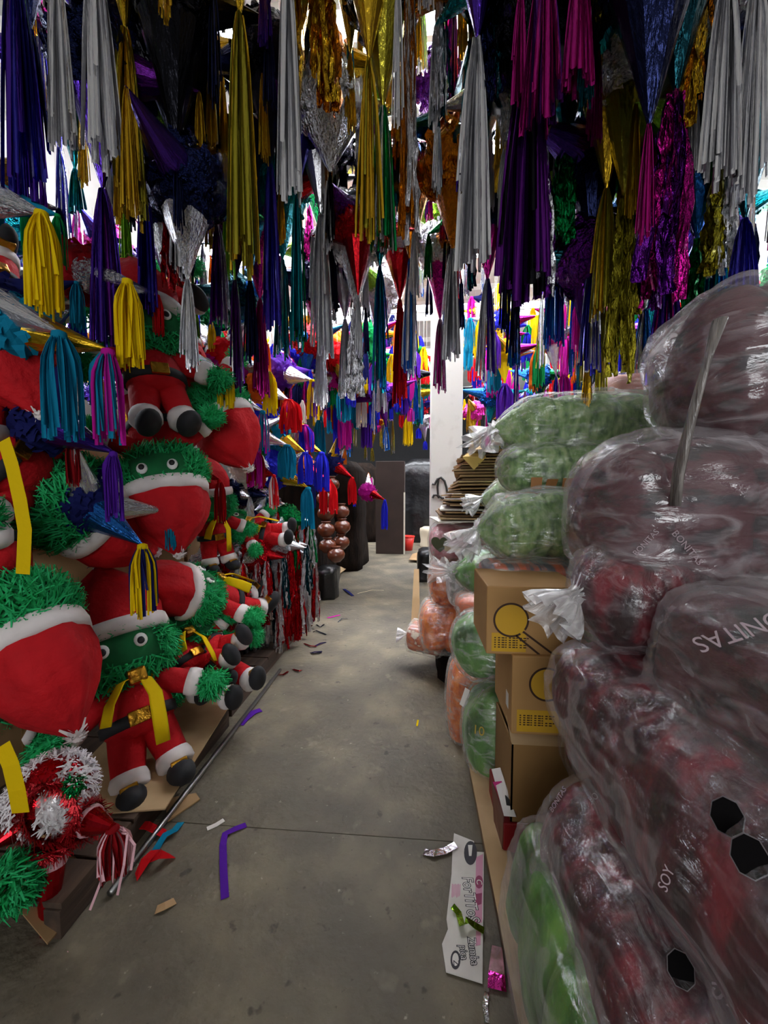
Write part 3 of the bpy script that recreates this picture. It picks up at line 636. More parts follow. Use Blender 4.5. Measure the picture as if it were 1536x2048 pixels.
for i, (x, y, d, tc) in enumerate(((478, 1150, 3.15, ('silver', 'navy')), (500, 1125, 3.2, ('navy', 'silver')), (524, 1118, 3.3, ('silver',)), (546, 1112, 3.4, ('darkteal', 'teal')), (570, 1110, 3.5, ('red',)), (592, 1105, 3.6, ('silver', 'red')), (612, 1108, 3.8, ('silver',)), (630, 1120, 4.1, ('red', 'silver')), (560, 1190, 3.3, ('red', 'silver')), (600, 1180, 3.6, ('red',)))):
    pt = P(x, y, d); wd = .12; L = pt.z-.06; R = .12; ln = .2
    dr = Vector((.8, random.uniform(-.3, .2), -.25)).normalized()
    cn = [(dr, ln, .07, tc[0], (L, wd, 'crinkle', tc))]
    for e in ((.6, -.7, -.1), (.5, .7, -.1), (0, 0, 1)):
        cn.append((Vector(e), .16, .06, random.choice(('silver', tc[0])), (min(.4, L*.6), .1, 'crinkle', ('silver', tc[0])) if e[2] < 1 else None))
    star(pt-dr*(R*.72+ln), R, random.choice(('silver', tc[0])), cn, (tc, 'low', d, x), near=True, string=False)
# ---- brown clay pots bagged in film
clay = mat('glazed brown clay', '7a3f24', '5a2a18', scale=5, rough=.28, coat=.4)
kk = 0
for (x, y, d) in ((655, 1092, 4.75), (652, 1060, 4.75), (652, 1028, 4.8), (650, 998, 4.8), (682, 1085, 4.9), (684, 1054, 4.9), (682, 1024, 4.95), (672, 1110, 4.7), (662, 970, 4.9)):
    p = P(x, y, d); kk += 1
    o = empty('clay_pot', None, 'pot', p, 'brown clay pots stacked on the left')
    obj('belly', mesh('belly', *prof((0, 0, 0), [(.01, -.085), (.05, -.082), (.1, -.03), (.108, .01), (.09, .055), (.05, .08), (.045, .095)], 18), mats=clay, smooth=True), o)
    obj('rim', mesh('rim', *prof((0, 0, 0), [(.045, .09), (.06, .1), (.058, .108), (.04, .105)], 18), mats=clay, smooth=True), o)
    o['label'] = 'round brown clay pot, %s past the foil tassels' % ('bottom of the near column', 'second up in the near column', 'third up in the near column', 'topmost of the near column', 'bottom of the far column', 'middle of the far column', 'topmost of the far column', 'lowest and nearest the aisle', 'highest of all')[kk-1]
# ---- dark wrapped goods further down
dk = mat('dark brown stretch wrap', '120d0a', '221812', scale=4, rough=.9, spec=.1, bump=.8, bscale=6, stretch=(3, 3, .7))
def lump(name, label, cat, x0, x1, y0, y1, z1, m, amp=.05):
    n = 10; V = []; Fc = []; c = Vector(((x0+x1)/2, (y0+y1)/2, 0)); hx = (x1-x0)/2; hy = (y1-y0)/2; rings = []
    for i in range(n+1):
        z = z1*i/n; k = 1 if i < n else .6; ring = []
        for j in range(24):
            a = 2*PI*j/24; q = (abs(math.cos(a))**6+abs(math.sin(a))**6)**(-1/6)
            nn = 1+amp*3*noise.noise(Vector((math.cos(a)*2+x0, math.sin(a)*2+y0, z*2.2)))
            ring.append(Vector((hx*q*math.cos(a)*k*nn, hy*q*math.sin(a)*k*nn, z)))
        rings.append(ring)
    o = obj(name, mesh(name, *loft(rings), mats=m, smooth=True), None, c); tag(o, label, cat); return o
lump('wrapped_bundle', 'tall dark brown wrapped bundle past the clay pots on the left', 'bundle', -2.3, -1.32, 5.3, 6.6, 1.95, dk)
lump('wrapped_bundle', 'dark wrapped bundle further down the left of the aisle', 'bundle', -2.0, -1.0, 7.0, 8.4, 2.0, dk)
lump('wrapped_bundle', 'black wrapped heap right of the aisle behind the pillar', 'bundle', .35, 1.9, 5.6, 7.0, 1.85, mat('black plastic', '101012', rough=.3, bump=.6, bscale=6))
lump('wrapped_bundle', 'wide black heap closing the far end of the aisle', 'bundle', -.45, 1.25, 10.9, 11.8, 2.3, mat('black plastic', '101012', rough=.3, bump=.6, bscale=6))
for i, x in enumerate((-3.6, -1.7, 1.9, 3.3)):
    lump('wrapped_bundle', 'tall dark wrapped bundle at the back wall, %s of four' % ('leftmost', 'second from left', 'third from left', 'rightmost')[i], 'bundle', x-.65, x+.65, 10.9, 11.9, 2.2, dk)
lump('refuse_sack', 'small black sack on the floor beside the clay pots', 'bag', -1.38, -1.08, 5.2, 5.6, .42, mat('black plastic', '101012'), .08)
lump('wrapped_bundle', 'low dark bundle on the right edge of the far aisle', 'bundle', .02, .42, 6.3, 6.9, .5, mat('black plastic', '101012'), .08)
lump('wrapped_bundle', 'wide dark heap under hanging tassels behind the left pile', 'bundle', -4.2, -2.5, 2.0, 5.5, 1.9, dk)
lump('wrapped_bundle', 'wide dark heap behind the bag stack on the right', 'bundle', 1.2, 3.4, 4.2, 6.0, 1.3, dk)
c = P(795, 1046, 9.0); b = obj('tall_carton', mesh('tall_carton', *box(-.55, .1, 0, .5, 0, 2.1, .01), mats=mat('dark carton', '33231b', '291b15', scale=3, rough=.8)), None, (P(800, 1046, 9).x, 9.0, 0)); tag(b, 'tall dark brown carton standing at the far end of the aisle', 'carton')
obj('corner_strip', mesh('corner_strip', *box(.08, .115, -.01, .02, 0, 1.4), mats=mat('pale edge strip', 'cfc8b8')), b)
bk_ = empty('bucket', 'small red bucket on the floor at the far end of the aisle', 'bucket', (P(815, 1036, 9.6).x, 9.6, 0))
obj('body', mesh('body', *prof((0, 0, 0), [(.12, 0), (.17, .34), (.165, .34), (.11, .02)], 18), mats=mat('red plastic', 'c8261c', rough=.4), smooth=True), bk_)
obj('rim', mesh('rim', *prof((0, 0, 0), [(.168, .32), (.18, .325), (.18, .345), (.166, .345)], 18), mats=mat('red plastic', 'c8261c')), bk_)
lump('wrapped_bundle', 'pale crumpled bundle on the floor beyond the red bucket', 'bundle', .1, .6, 10, 10.6, .5, mat('crumpled cream paper', 'b9ad95', rough=.8), .12)

# ---- steel pipe along the left pallet
pp = obj('steel_pipe', mesh('steel_pipe', *tube([PZ(220, 1787, .016), PZ(330, 1640, .02), PZ(560, 1340, .02)], .013, 14), mats=mat('dull steel', '9a9a98', rough=.35, metal=1), smooth=True)); tag(pp, 'thin steel pipe lying on the floor along the left pallet', 'pipe')
# ================================================================ RIGHT STACK
pallet('wooden pallet with raw boards under the bag stack on the right', .285, 1.6, .4, 2.5, mat('raw pallet wood', '8a6d49'), card)
sheet('long cardboard strip lying along the pallet edge on the right', [Vector((.27, .75, .122)), Vector((.36, .75, .122)), Vector((.36, 2.35, .122)), Vector((.265, 2.3, .122))], m=card2)
maroon = mat('dark red packed wrappers', '5c1c28', '1c090e', scale=12, rough=.5, lo=.36, hi=.62, bump=.5, bscale=9, c3='54141f', detail=6, stretch=(1, 1, 2.2))
maroon2 = mat('bright red packed wrappers', '86202e', '260c12', scale=11, rough=.45, lo=.36, hi=.64, bump=.5, bscale=9, c3='501a24', detail=6, stretch=(1.4, 1.4, .6))
greenw = mat('green packed wrappers', 'b2c98c', '48703a', scale=13, rough=.5, lo=.32, hi=.68, bump=.6, bscale=12, c3='82a860', detail=8, stretch=(2.0, 1.2, 1.0))
greenw2 = mat('deep green packed wrappers', '7cb050', '2a5420', scale=7, rough=.45, lo=.32, hi=.68, bump=.5, bscale=10, c3='55903a', detail=7, stretch=(1.5, 1.5, .8))
orangew = mat('orange packed wrappers', 'f08a30', '9a3a18', scale=9, rough=.5, lo=.34, hi=.7, bump=.6, bscale=12, c3='dd6a22', detail=7, stretch=(2, 2, 1))
pinkw = mat('pink packed wrappers', 'd89aa4', '9a4a56', scale=10, rough=.5, lo=.35, hi=.65, bump=.5, bscale=14, c3='c47a84')
film_g = film('cloudy bag film over dark red', .10, .30, 'e9e0e4', 7, (1, 1, 2.5))
film_d = film('thin bag film over dark red', .025, .17, 'e9e0e4', 12, (2, .5, 2))
film_c = film('clear bag film', .06, .34, 'f2f4ee', 8, (1, 2.4, 3.4))
film_k = film('gathered bag film', .34, .4, 'f4f2f2', 14)
def pillow(p0, p1, ru, rv, n=30, m=34, seed=0, lump_=.05, packs=0, pw=2.5, k0=None, k1=None, grow=0, wr=0, end=4.0, sag=0):
    p0 = Vector(p0); p1 = Vector(p1); d, u, v = frame(p1-p0)
    if abs(d.z) > .8: u = Vector((1, 0, 0)); v = Vector((0, 1, 0))
    L = (p1-p0).length; rings = []
    for i in range(n+1):
        t = i/n; t = .5-.5*math.cos(PI*t)*(.55+.45*abs(math.cos(PI*t)))
        e = max(.02, 1-abs(2*t-1)**end)**.5
        if k0 and t < .16: e = min(e, .03+(t/.16)**.8)
        if k1 and t > .84: e = min(e, .03+((1-t)/.16)**.8)
        c = p0.lerp(p1, t)+Vector((0, 0, -sag*4*t*(1-t)))
        pk_ = 1-(.2*(1-abs(math.sin(PI*packs*t+.4))**.45) if packs else 0)
        ring = []
        for j in range(m):
            a = 2*PI*j/m; q = (abs(math.cos(a))**pw+abs(math.sin(a))**pw)**(-1/pw)
            s = 1+lump_*2*noise.noise(Vector((seed*3.1+t*L*5, math.cos(a)*1.6, math.sin(a)*1.6)))
            if wr: s += wr*(abs(noise.noise(Vector((seed+math.cos(a)*7, math.sin(a)*7, t*L*3))))-.2)+wr*.6*noise.noise(Vector((seed+math.cos(a)*3, math.sin(a)*3, t*L*14)))
            r = e*q*s*pk_
            ring.append(c+(u*math.cos(a)*(ru+grow)+v*math.sin(a)*(rv+grow))*r)
        rings.append(ring)
    return loft(rings), d, u, v
def bag(label, p0, p1, ru, rv, cm, fm, seed, knot=None, packs=0, knotdir=None, ks=1.0, pw=2.6, lump_=.07, cat='bag', group=None, end=9.0, name='plastic_bag', sag=0, wr=.085):
    p0 = Vector(p0); p1 = Vector(p1); c = (p0+p1)/2
    root = empty(name, label, cat, c, group); a, b = p0-c, p1-c
    kw = dict(seed=seed, lump_=lump_, pw=pw, end=end, sag=sag)
    vf, d, u, v = pillow(a, b, ru, rv, 80 if packs else 34, 34, packs=packs, k0=knot == 0, k1=knot == 1, **kw)
    obj('contents', mesh('contents', *vf, mats=cm, smooth=True), root)
    vf, d, u, v = pillow(a-d*.012, b+d*.012, ru, rv, 60, 84, packs=0, grow=.018, wr=wr, k0=knot == 0, k1=knot == 1, **kw)
    obj('film', mesh('film', *vf, mats=fm, smooth=True), root)
    if knot is not None:
        kp = a if knot == 0 else b; kd = Vector(knotdir) if knotdir else (-d if knot == 0 else d); kd.normalize()
        dd, ku, kv = frame(kd); rings = []; rr = random.Random(seed)
        ph = [rr.uniform(0, 6.28) for _ in range(4)]
        for q, (s, rad) in enumerate(((-.05, .05), (-.02, .026), (0, .02), (.02, .024), (.045, .045), (.075, .062), (.10, .07))):
            ring = []
            for j in range(40):
                t = 2*PI*j/40
                f = 1+.33*math.sin(9*t+ph[0])*min(1, q/3)+.2*math.sin(14*t+ph[1])
                ring.append(kp+kd*s*ks+Vector((0, 0, -abs(s)*.25*ks*(q > 3)))+(ku*math.cos(t)*1.25+kv*math.sin(t)*.75)*rad*ks*f)
            rings.append(ring)
        obj('knot', mesh('knot', *loft(rings, cap=False), mats=film_k, smooth=True), root)
    return root
def X(px, d, py=975): return P(px, py, d)
# dark red bags, front right
R2 = bag('big dark red packed bag in cloudy film above the small knotted bag', P(1150, 1042, 1.32), P(1152, 1052, 1.3)+Vector((1.25, .05, .05)), .25, .245, maroon, film_g, 1, pw=2.7, packs=6)
bag('dark red packed bag at the very top of the right stack', P(1332, 760, 1.32), P(1332, 745, 1.3)+Vector((1.0, .0, .08)), .25, .225, maroon, film_g, 2, pw=2.6, packs=5)
bag('small dark red bag with its knotted film tail over the carton', P(1150, 1190, 1.16)+Vector((.0, 0, 0)), P(1300, 1220, 1.2)+Vector((.3, .08, 0)), .15, .135, maroon2, film_d, 3, knot=0, knotdir=(-1, -.35, -.35), ks=1.0, end=6)
bag('dark red packed bag with printed lettering on its film at the right edge', P(1400, 1240, 1.06)+Vector((.02, .02, -.05)), P(1400, 1240, 1.06)+Vector((.12, -.85, -.1)), .2, .17, maroon, film_g, 4, pw=2.8, end=8)
bag('long dark red packed bag with bright red patch, second from the bottom at right', (.69, 1.36, .88), (.74, .3, .80), .27, .2, maroon2, film_d, 5, pw=3, end=9, wr=.07)
bag('lowest dark red packed bag at the lower right, beside the red box', (.60, 1.22, .50), (.62, .25, .46), .26, .2, maroon2, film_d, 6, pw=3, end=9, wr=.07)
bag('dark red bag standing behind the front bags with knotted neck near the carton', (.64, 1.33, .52), (.64, 1.33, .90), .13, .12, maroon2, film_d, 7, knot=1, ks=.9)
bag('green packed bag at the bottom of the right stack beside the pallet edge', (.40, 1.24, .33), (.42, .45, .32), .125, .2, greenw2, film_d, 8, pw=3, packs=4, lump_=.1)
# gray twisted tail of film hanging over the top bags
tl = tube([P(1440, 640, 1.0), P(1415, 720, 1.0), P(1395, 790, 1.01), P(1372, 880, 1.03), P(1356, 950, 1.04), P(1350, 1012, 1.04)], [.022, .012, .015, .017, .02, .018], 12, .5)
tt = obj('film_strap', mesh('film_strap', *tl, mats=mat('grey twisted film', '9c958f', '6d6763', scale=14, rough=.3, bump=.8, bscale=10, stretch=(3, 3, .5)), smooth=True)); tag(tt, 'grey twisted film strap hanging down over the top dark red bags', 'strap')
# lettering and marks printed on the bag films
wt = mat('white bag print', 'a8949a', rough=.6)
bt = obj('lettering', text_mesh('BONITAS', .035, wt), None); bt.parent = None
def stick(o, px, py, d, ang=0, nrm=(0, -1, 0), parent=None):
    n = Vector(nrm).normalized(); x = Vector((0, 0, 1)).cross(n).normalized(); y = n.cross(x)
    m = Matrix((x, y, n)).transposed() @ Matrix.Rotation(ang, 3, 'Z')
    o.matrix_world = Matrix.Translation(P(px, py, d)) @ m.to_4x4()
BAGS = [o for o in COL.objects if o.name.startswith('plastic_bag')]
def under(o, root):
    mw = o.matrix_world.copy(); o.parent = root; o.matrix_parent_inverse = Matrix.Translation(-Vector(root.location)); o.matrix_world = mw
def film_hit(root, px, py, off=.004):
    """point of a bag's film along the line of sight, so print can be laid on it"""
    f = [c for c in root.children if c.name.startswith('film')][0]
    dr = (P(px, py, 1)-Vector((0, 0, CH))).normalized(); org = Vector((0, 0, CH))-Vector(root.location)
    ok, lc, nm, _ = f.ray_cast(org, dr)
    if not ok: return None
    if nm.dot(dr) > 0: nm = -nm
    return lc, nm
bpy.context.view_layer.update()
def print_on(root, s, px, py, size, ang, m=wt, bold=0):
    h = film_hit(root, px, py)
    o = obj('lettering', text_mesh(s, size, m, .0004, bold), root)
    if not h: h = (Vector((0, -.2, 0)), Vector((0, -1, 0)))
    lc, n = h; n = (n+Vector((0, -1, .0))*.6).normalized()
    x = Vector((0, 0, 1)).cross(n).normalized(); y = n.cross(x)
    o.matrix_local = (Matrix.Translation(lc+n*.009) @ (Matrix((x, y, n)).transposed() @ Matrix.Rotation(ang, 3, 'Z')).to_4x4())
    return o
bpy.data.objects.remove(bt)
BB = {o['label'][:12]: o for o in BAGS}
def bfind(k): return next(o for o in BAGS if k in o['label'])
print_on(bfind('printed lettering'), 'BONITAS', 1490, 1262, .042, PI+.62)
for (k, s, px, py, sz, an) in (('long dark red', 'SOY', 1335, 1755, .02, 1.4), ('lowest dark', 'SVT', 1440, 1960, .035, 1.3), ('lowest dark', 'BONITAS', 1265, 1665, .022, .7), ('lowest dark', 'BONITAS', 1120, 1600, .018, 1.4), ('lowest dark', 'BONITAS', 1200, 1585, .02, .6), ('big dark red', 'BONITAS', 1370, 1095, .025, -.9), ('big dark red', 'BONITAS', 1290, 1085, .02, .9)):
    print_on(bfind(k), s, px, py, sz, an)
# black hexagonal warning stamps seen through the film (lower right)
hexm = mat('black stamp', '0c0a0b', rough=.9, spec=.1); hexw = mat('stamp outline', '6d6466', rough=.8)
def hexa(root, px, py, r):
    h = film_hit(root, px, py)
    if not h: return
    lc, n = h; n = (n+Vector((-.3, -1, .0))).normalized(); x = Vector((0, 0, 1)).cross(n).normalized(); y = n.cross(x)
    def poly(rr, z0, z1):
        pts = [Vector((rr*math.cos(i*PI/4+.39), rr*math.sin(i*PI/4+.39)*1.25, z)) for z in (z0, z1) for i in range(8)]
        return pts, [tuple(range(7, -1, -1)), tuple(range(8, 16))]+[(i, (i+1) % 8, 8+(i+1) % 8, 8+i) for i in range(8)]
    M = Matrix.Translation(lc+n*.008) @ Matrix((x, y, n)).transposed().to_4x4()
    o = obj('stamp', mesh('stamp', *poly(r*1.07, 0, .001), mats=hexw), root); o.matrix_local = M
    o2 = obj('stamp_face', mesh('stamp_face', *poly(r, .001, .002), mats=hexm), o)
for (px, py, r) in ((1457, 1632, .021), (1500, 1712, .021)): hexa(bfind('long dark red'), px, py, r)
hexa(bfind('lowest dark'), 1360, 1935, .02)

# green bags
def gx(py, px, d): return P(px, py, d)
bag('topmost light green packed bag in clear film, knot at its left end', gx(862, 985, 2.35), gx(858, 985, 2.35)+Vector((1.15, 0, .03)), .2, .165, greenw, film_c, 11, knot=0, packs=7, knotdir=(-.6, -.6, -.3), ks=1.3)
bag('second light green packed bag from the top with orange print', gx(940, 995, 2.3), gx(938, 990, 2.3)+Vector((1.15, 0, .02)), .2, .135, greenw, film_c, 12, packs=6)
bag('light green packed bag with knotted end in front of the orange bag', gx(1062, 952, 2.05), gx(1046, 952, 2.05)+Vector((.85, 0, .05)), .2, .165, greenw, film_c, 13, knot=0, packs=5, knotdir=(-.8, -.5, -.35), ks=1.2)
bag('small green bag end beside the cardboard stack', gx(998, 962, 2.65), gx(998, 962, 2.65)+Vector((.8, 0, 0)), .16, .12, greenw, film_c, 14, packs=4, knot=0, knotdir=(-1, -.3, -.2))
bag('green bag end with white knot between the orange bags and striped orange bag', gx(1145, 905, 2.45), gx(1145, 905, 2.45)+Vector((.8, 0, 0)), .17, .135, greenw2, film_c, 15, knot=0, knotdir=(-.7, -.6, .5), ks=1.3)
bag('upper deep green bag at aisle edge left of the lens carton', gx(1282, 903, 2.08), gx(1282, 903, 2.08)+Vector((.9, .02, 0)), .2, .17, greenw2, film_c, 16, packs=4, end=5)
bag('lower deep green bag with price sticker at aisle edge above the pallet', gx(1462, 925, 2.03), gx(1462, 925, 2.03)+Vector((.9, .02, 0)), .2, .27, greenw2, film_c, 17, packs=4, end=5, pw=3)
# orange and pink bags
bag('orange packed bag showing above the middle green bag', gx(1010, 1010, 2.42), gx(1003, 1010, 2.42)+Vector((.5, 0, 0)), .15, .075, orangew, film_c, 21)
stp = mat('orange and grey striped wrappers', 'e0622a', '55505a', scale=9, rough=.5, lo=.42, hi=.58, stretch=(3, .4, .4), bump=.4, detail=2)
bag('flat orange and grey striped bag on top of the lens carton', gx(1142, 958, 1.98), gx(1140, 958, 1.98)+Vector((.75, 0, 0)), .18, .062, stp, film_c, 22, packs=8, pw=3.5, end=8)
bag('pink packed bag with printed heart label under the cardboard stack', gx(1083, 858, 3.3), gx(1083, 858, 3.3)+Vector((.65, 0, 0)), .22, .15, pinkw, film_c, 23)
bag('upper orange packed bag under the pink bag by the pillar', gx(1160, 857, 3.3), gx(1160, 857, 3.3)+Vector((.65, 0, 0)), .24, .19, orangew, film_c, 24, packs=3)
bag('lower orange packed bag at the aisle edge by the pillar', gx(1248, 838, 3.25), gx(1248, 838, 3.25)+Vector((.7, 0, 0)), .25, .2, orangew, film_c, 25, packs=3)
bag('small patterned orange bag lying on the floor in front of the pillar', gx(1268, 812, 3.3), gx(1268, 812, 3.3)+Vector((.32, -.1, -.02)), .12, .11, mat('patterned orange wrappers', 'c86a3c', 'e8d8c0', scale=16, rough=.5, lo=.45, hi=.6, c3='a23a20'), film_c, 26, knot=0, knotdir=(-1, 0, .1), ks=.8)
bag('orange and red bag low behind the deep green bags', gx(1400, 893, 2.42), gx(1400, 893, 2.42)+Vector((.7, 0, 0)), .16, .3, orangew, film_c, 27, pw=3)
bag('orange parcel between two green bags left of the carton', gx(1205, 910, 2.3), gx(1205, 910, 2.3)+Vector((.6, 0, 0)), .16, .06, mat('coral wrapper', 'e8764e', 'd9a08c', scale=4, rough=.5, lo=.5, hi=.6), film_c, 28, pw=4, end=8)
bag('grey bundle of gathered film beside the orange bags', gx(1165, 895, 2.85), gx(1165, 895, 2.85)+Vector((.35, 0, 0)), .13, .13, mat('grey mixed wrappers', '8a7a72', '4a423e', scale=14, rough=.5), film_k, 29)
bag('pink bag on top of the stack behind the topmost green bag', gx(788, 1195, 2.7), gx(785, 1195, 2.7)+Vector((.5, 0, 0)), .2, .11, mat('salmon wrappers', 'e0a39a', 'c07a74', scale=6, rough=.6), film_c, 30)
bag('coral bag of netting on top of the stack beside the pink bag', gx(780, 1310, 2.45), gx(775, 1310, 2.45)+Vector((.4, 0, 0)), .18, .13, mat('coral netting', 'd0705a', 'a84a3c', scale=20, rough=.7, bump=.6), film_c, 31)
bag('coral parcel bag under the grey bundle beside the orange bags', gx(1272, 905, 2.85)+Vector((.03, 0, 0)), gx(1272, 905, 2.85)+Vector((.6, 0, 0)), .14, .3, mat('coral wrapper', 'e8764e', 'd9a08c', scale=4, rough=.5, lo=.5, hi=.6), film_c, 35, pw=3)
# filler bag behind that carries the upper ones
bag('dark red packed bag behind the lens cartons carrying the green bags', (.85, 1.75, .45), (1.9, 1.75, .45), .3, .32, maroon, film_d, 32)
bag('dark red packed bag deep inside the right stack', (.95, 1.8, 1.05), (1.9, 1.8, 1.05), .3, .3, maroon, film_d, 33)
bag('deep inner green bag under the upper green bags', (.62, 2.6, .9), (1.6, 2.6, .9), .3, .5, greenw2, film_c, 34)
# labels on bags
stw = mat('white sticker', 'dcd8d0', rough=.6); org_ = mat('faded orange print', 'b07a4a', rough=.7); yl = mat('gold print', 'b9a042', rough=.6)
def plate(root, px, py, wx, hz, m, name='sticker'):
    h = film_hit(root, px, py)
    if not h: return
    lc, n = h; n = (n+Vector((0, -.5, 0))).normalized(); x = Vector((0, 0, 1)).cross(n).normalized(); y = n.cross(x)
    o = obj(name, mesh(name, *box(-wx/2, wx/2, -hz/2, hz/2, 0, .001), mats=m), root)
    o.matrix_local = Matrix.Translation(lc+n*.006) @ Matrix((x, y, n)).transposed().to_4x4(); return o
bpy.context.view_layer.update()
BAGS = [o for o in COL.objects if o.name.startswith('plastic_bag')]
plate(bfind('lower deep green'), 931, 1395, .035, .09, stw)
print_on(bfind('lower deep green'), '10', 958, 1460, .06, 0, yl)
for px in (1072, 1102, 1136): plate(bfind('second light green'), px, 966, .055, .06, org_, 'orange_print')
hp = print_on(bfind('pink packed bag'), '♥', 880, 1090, .12, 0, mat('dark green print', '4a5034', rough=.6))
plate(bfind('pink packed bag'), 905, 1098, .12, .04, mat('label tan', 'c0a890', rough=.6), 'printed_label')

# cartons with the printed lens
boxm = mat('tan carton', 'b48a54', 'a67c48', scale=3, rough=.75); ylw = mat('yellow carton print', 'd0a11c', 'c89a2a', scale=6, rough=.75); brn = mat('brown carton print', '3a2210', rough=.7); pkp = mat('pink carton print', 'b8506a', rough=.7)
def disc(cx, cz, r, y0, y1, n=36):
    V = [(cx+r*math.cos(2*PI*i/n), y, cz+r*math.sin(2*PI*i/n)) for y in (y0, y1) for i in range(n)]
    return V, [tuple(range(n)), tuple(range(2*n-1, n-1, -1))]+[(i, n+i, n+(i+1) % n, (i+1) % n) for i in range(n)]
def ringp(cx, cz, r, t, y0, y1, a0=0, a1=2*PI, n=44):
    V = []; Fc = []
    for i in range(n+1):
        a = a0+(a1-a0)*i/n
        for rr in (r-t/2, r+t/2):
            for y in (y0, y1): V.append((cx+rr*math.cos(a), y, cz+rr*math.sin(a)))
    for i in range(n):
        b = 4*i
        Fc += [(b, b+4, b+6, b+2), (b+1, b+3, b+7, b+5), (b, b+1, b+5, b+4), (b+2, b+6, b+7, b+3)]
    return V, Fc
def bar(x0, z0, x1, z1, t, y0, y1):
    d = Vector((x1-x0, 0, z1-z0)).normalized(); n = Vector((-d.z, 0, d.x))*t/2
    V = [Vector((x, y, z))+s*n for y in (y0, y1) for (x, z, s) in ((x0, z0, 1), (x0, z0, -1), (x1, z1, -1), (x1, z1, 1))]
    return V, [(0, 1, 2, 3), (7, 6, 5, 4), (0, 4, 5, 1), (1, 5, 6, 2), (2, 6, 7, 3), (3, 7, 4, 0)]
def lens_carton(label, px0, py0, px1, py1, d, width, depth, cxp, czp, rp, handle=True, rot=0):
    a = P(px0, py1, d); z0 = a.z; z1 = P(px0, py0, d).z; h = z1-z0
    root = empty('carton', label, 'carton', (a.x, d, z0)); root.rotation_euler = (0, 0, rot)
    obj('body', mesh('body', *box(0, width, 0, depth, 0, h, .006), mats=boxm), root)
    s = d/F; cx = (cxp-px0)*s; cz = (py1-czp)*s; r = rp*s
    e = -.0006
    obj('lens_print', mesh('lens_print', *disc(cx, cz, r, e, e-.0004), mats=ylw), root)
    obj('lens_outline', mesh('lens_outline', *ringp(cx, cz, r, .0075, e-.0004, e-.001, -PI/2+.95, -PI/2+.6+2*PI), mats=brn), root)
    if handle:
        obj('handle_outline', mesh('handle_outline', *merge(bar(cx+r*math.cos(-.95)+.008, cz+r*math.sin(-.95)+.008, cx+r+.10, .004, .0075, e-.0004, e-.001), bar(cx+r*math.cos(-1.25), cz+r*math.sin(-1.25), cx+r+.045, .004, .0075, e-.0004, e-.001)), mats=brn), root)
    obj('yellow_panel', mesh('yellow_panel', *box(.02, min(width-.02, cx+r*.9), e-.0002, e, .012, h*.32), mats=ylw), root)
    for i in range(5):
        w_ = .14*(1-.12*(i % 3)); obj('small_print', mesh('small_print', *merge(*[box(.03+.0135*j, .03+.0135*j+.006+.005*((j*7+i*3) % 3)/2, e-.0006, e, h*.24-.009*i, h*.24-.009*i+.0045) for j in range(int(w_/.0135))]), mats=brn), root)
    if handle:
        for i in range(9): obj('pink_bar', mesh('pink_bar', *box(.20+.009*i, .205+.009*i, e-.0004, e, h-.012-.05-.002*i, h-.012), mats=pkp), root)
    return root, h
b1, h1 = lens_carton('upper carton printed with a yellow lens and handle beside the knotted bag', 972, 1172, 1120, 1308, 1.52, .36, .34, 1020, 1237, 33)
b2, h2 = lens_carton('middle carton printed with a yellow lens circle under the upper one', 1022, 1311, 1120, 1468, 1.5, .34, .32, 1090, 1362, 33, handle=False)
obj('side_sticker', mesh('side_sticker', *box(-.0012, -.0004, .05, .09, .07, .13), mats=stw), b2)
a = P(1010, 1645, 1.48); z1 = P(1010, 1488, 1.48).z
b3 = empty('carton', 'lowest plain open carton under the lens cartons', 'carton', (a.x+.02, 1.48, a.z)); hh = z1-a.z
obj('body', mesh('body', *merge(box(0, .34, 0, .006, 0, hh), box(0, .34, .294, .3, 0, hh), box(0, .006, 0, .3, 0, hh), box(.334, .34, 0, .3, 0, hh), box(0, .34, 0, .3, 0, .006)), mats=mat('mid cardboard', '9a7444', '8a6638', scale=3, rough=.8)), b3)
obj('flap', mesh('flap', *[[(0, .0, hh), (.34, .0, hh), (.34, .10, hh+.055), (0, .10, hh+.055), (0, .004, hh), (.34, .004, hh), (.34, .104, hh+.05), (0, .104, hh+.05)], [(0, 1, 2, 3), (7, 6, 5, 4), (0, 4, 5, 1), (2, 6, 7, 3)]], mats=card2), b3)
ra = P(1006, 1728, 1.47); rz = P(1006, 1646, 1.47).z
b4 = empty('red_box', 'flat dark red box at the bottom of the carton pile', 'box', (ra.x, 1.47, ra.z))
obj('body', mesh('body', *box(0, .35, 0, .3, 0, rz-ra.z-.002, .004), mats=mat('dark red card', '8a0f18', rough=.5)), b4)
obj('oval_label', mesh('oval_label', *[[(x*1.9+.07, y, z+.014) for x, y, z in disc(0, 0, .018, -.0012, -.0002)[0]], disc(0, 0, .018, 0, 0)[1]], mats=mat('pale oval label', 'c8b8b4')), b4)
# white and pink printed strip wedged by the carton's corner
wp = empty('printed_wrapper', 'white and pink printed wrapper wedged between the cartons and deep green bag', 'wrapper', P(1005, 1600, 1.45))
Ow = wp.location.copy()
def quadplate(pts, m, th=.003, name='panel'):
    V = [Vector(p)-Ow for p in pts]; n = (V[1]-V[0]).cross(V[2]-V[0]).normalized()*th
    return obj(name, mesh(name, V+[v+n for v in V], [(3, 2, 1, 0), (4, 5, 6, 7)]+[(i, (i+1) % 4, 4+(i+1) % 4, 4+i) for i in range(4)], mats=m), wp)
quadplate([P(983, 1538, 1.62), P(1000, 1535, 1.6), P(1032, 1634, 1.46), P(1008, 1632, 1.47)], mat('white print card', 'e4e0dc', rough=.5), name='white_panel')
quadplate([P(985, 1564, 1.58), P(1003, 1562, 1.56), P(1008, 1580, 1.54), P(994, 1582, 1.55)], mat('magenta print', 'c02a78'), .0045, 'pink_patch')
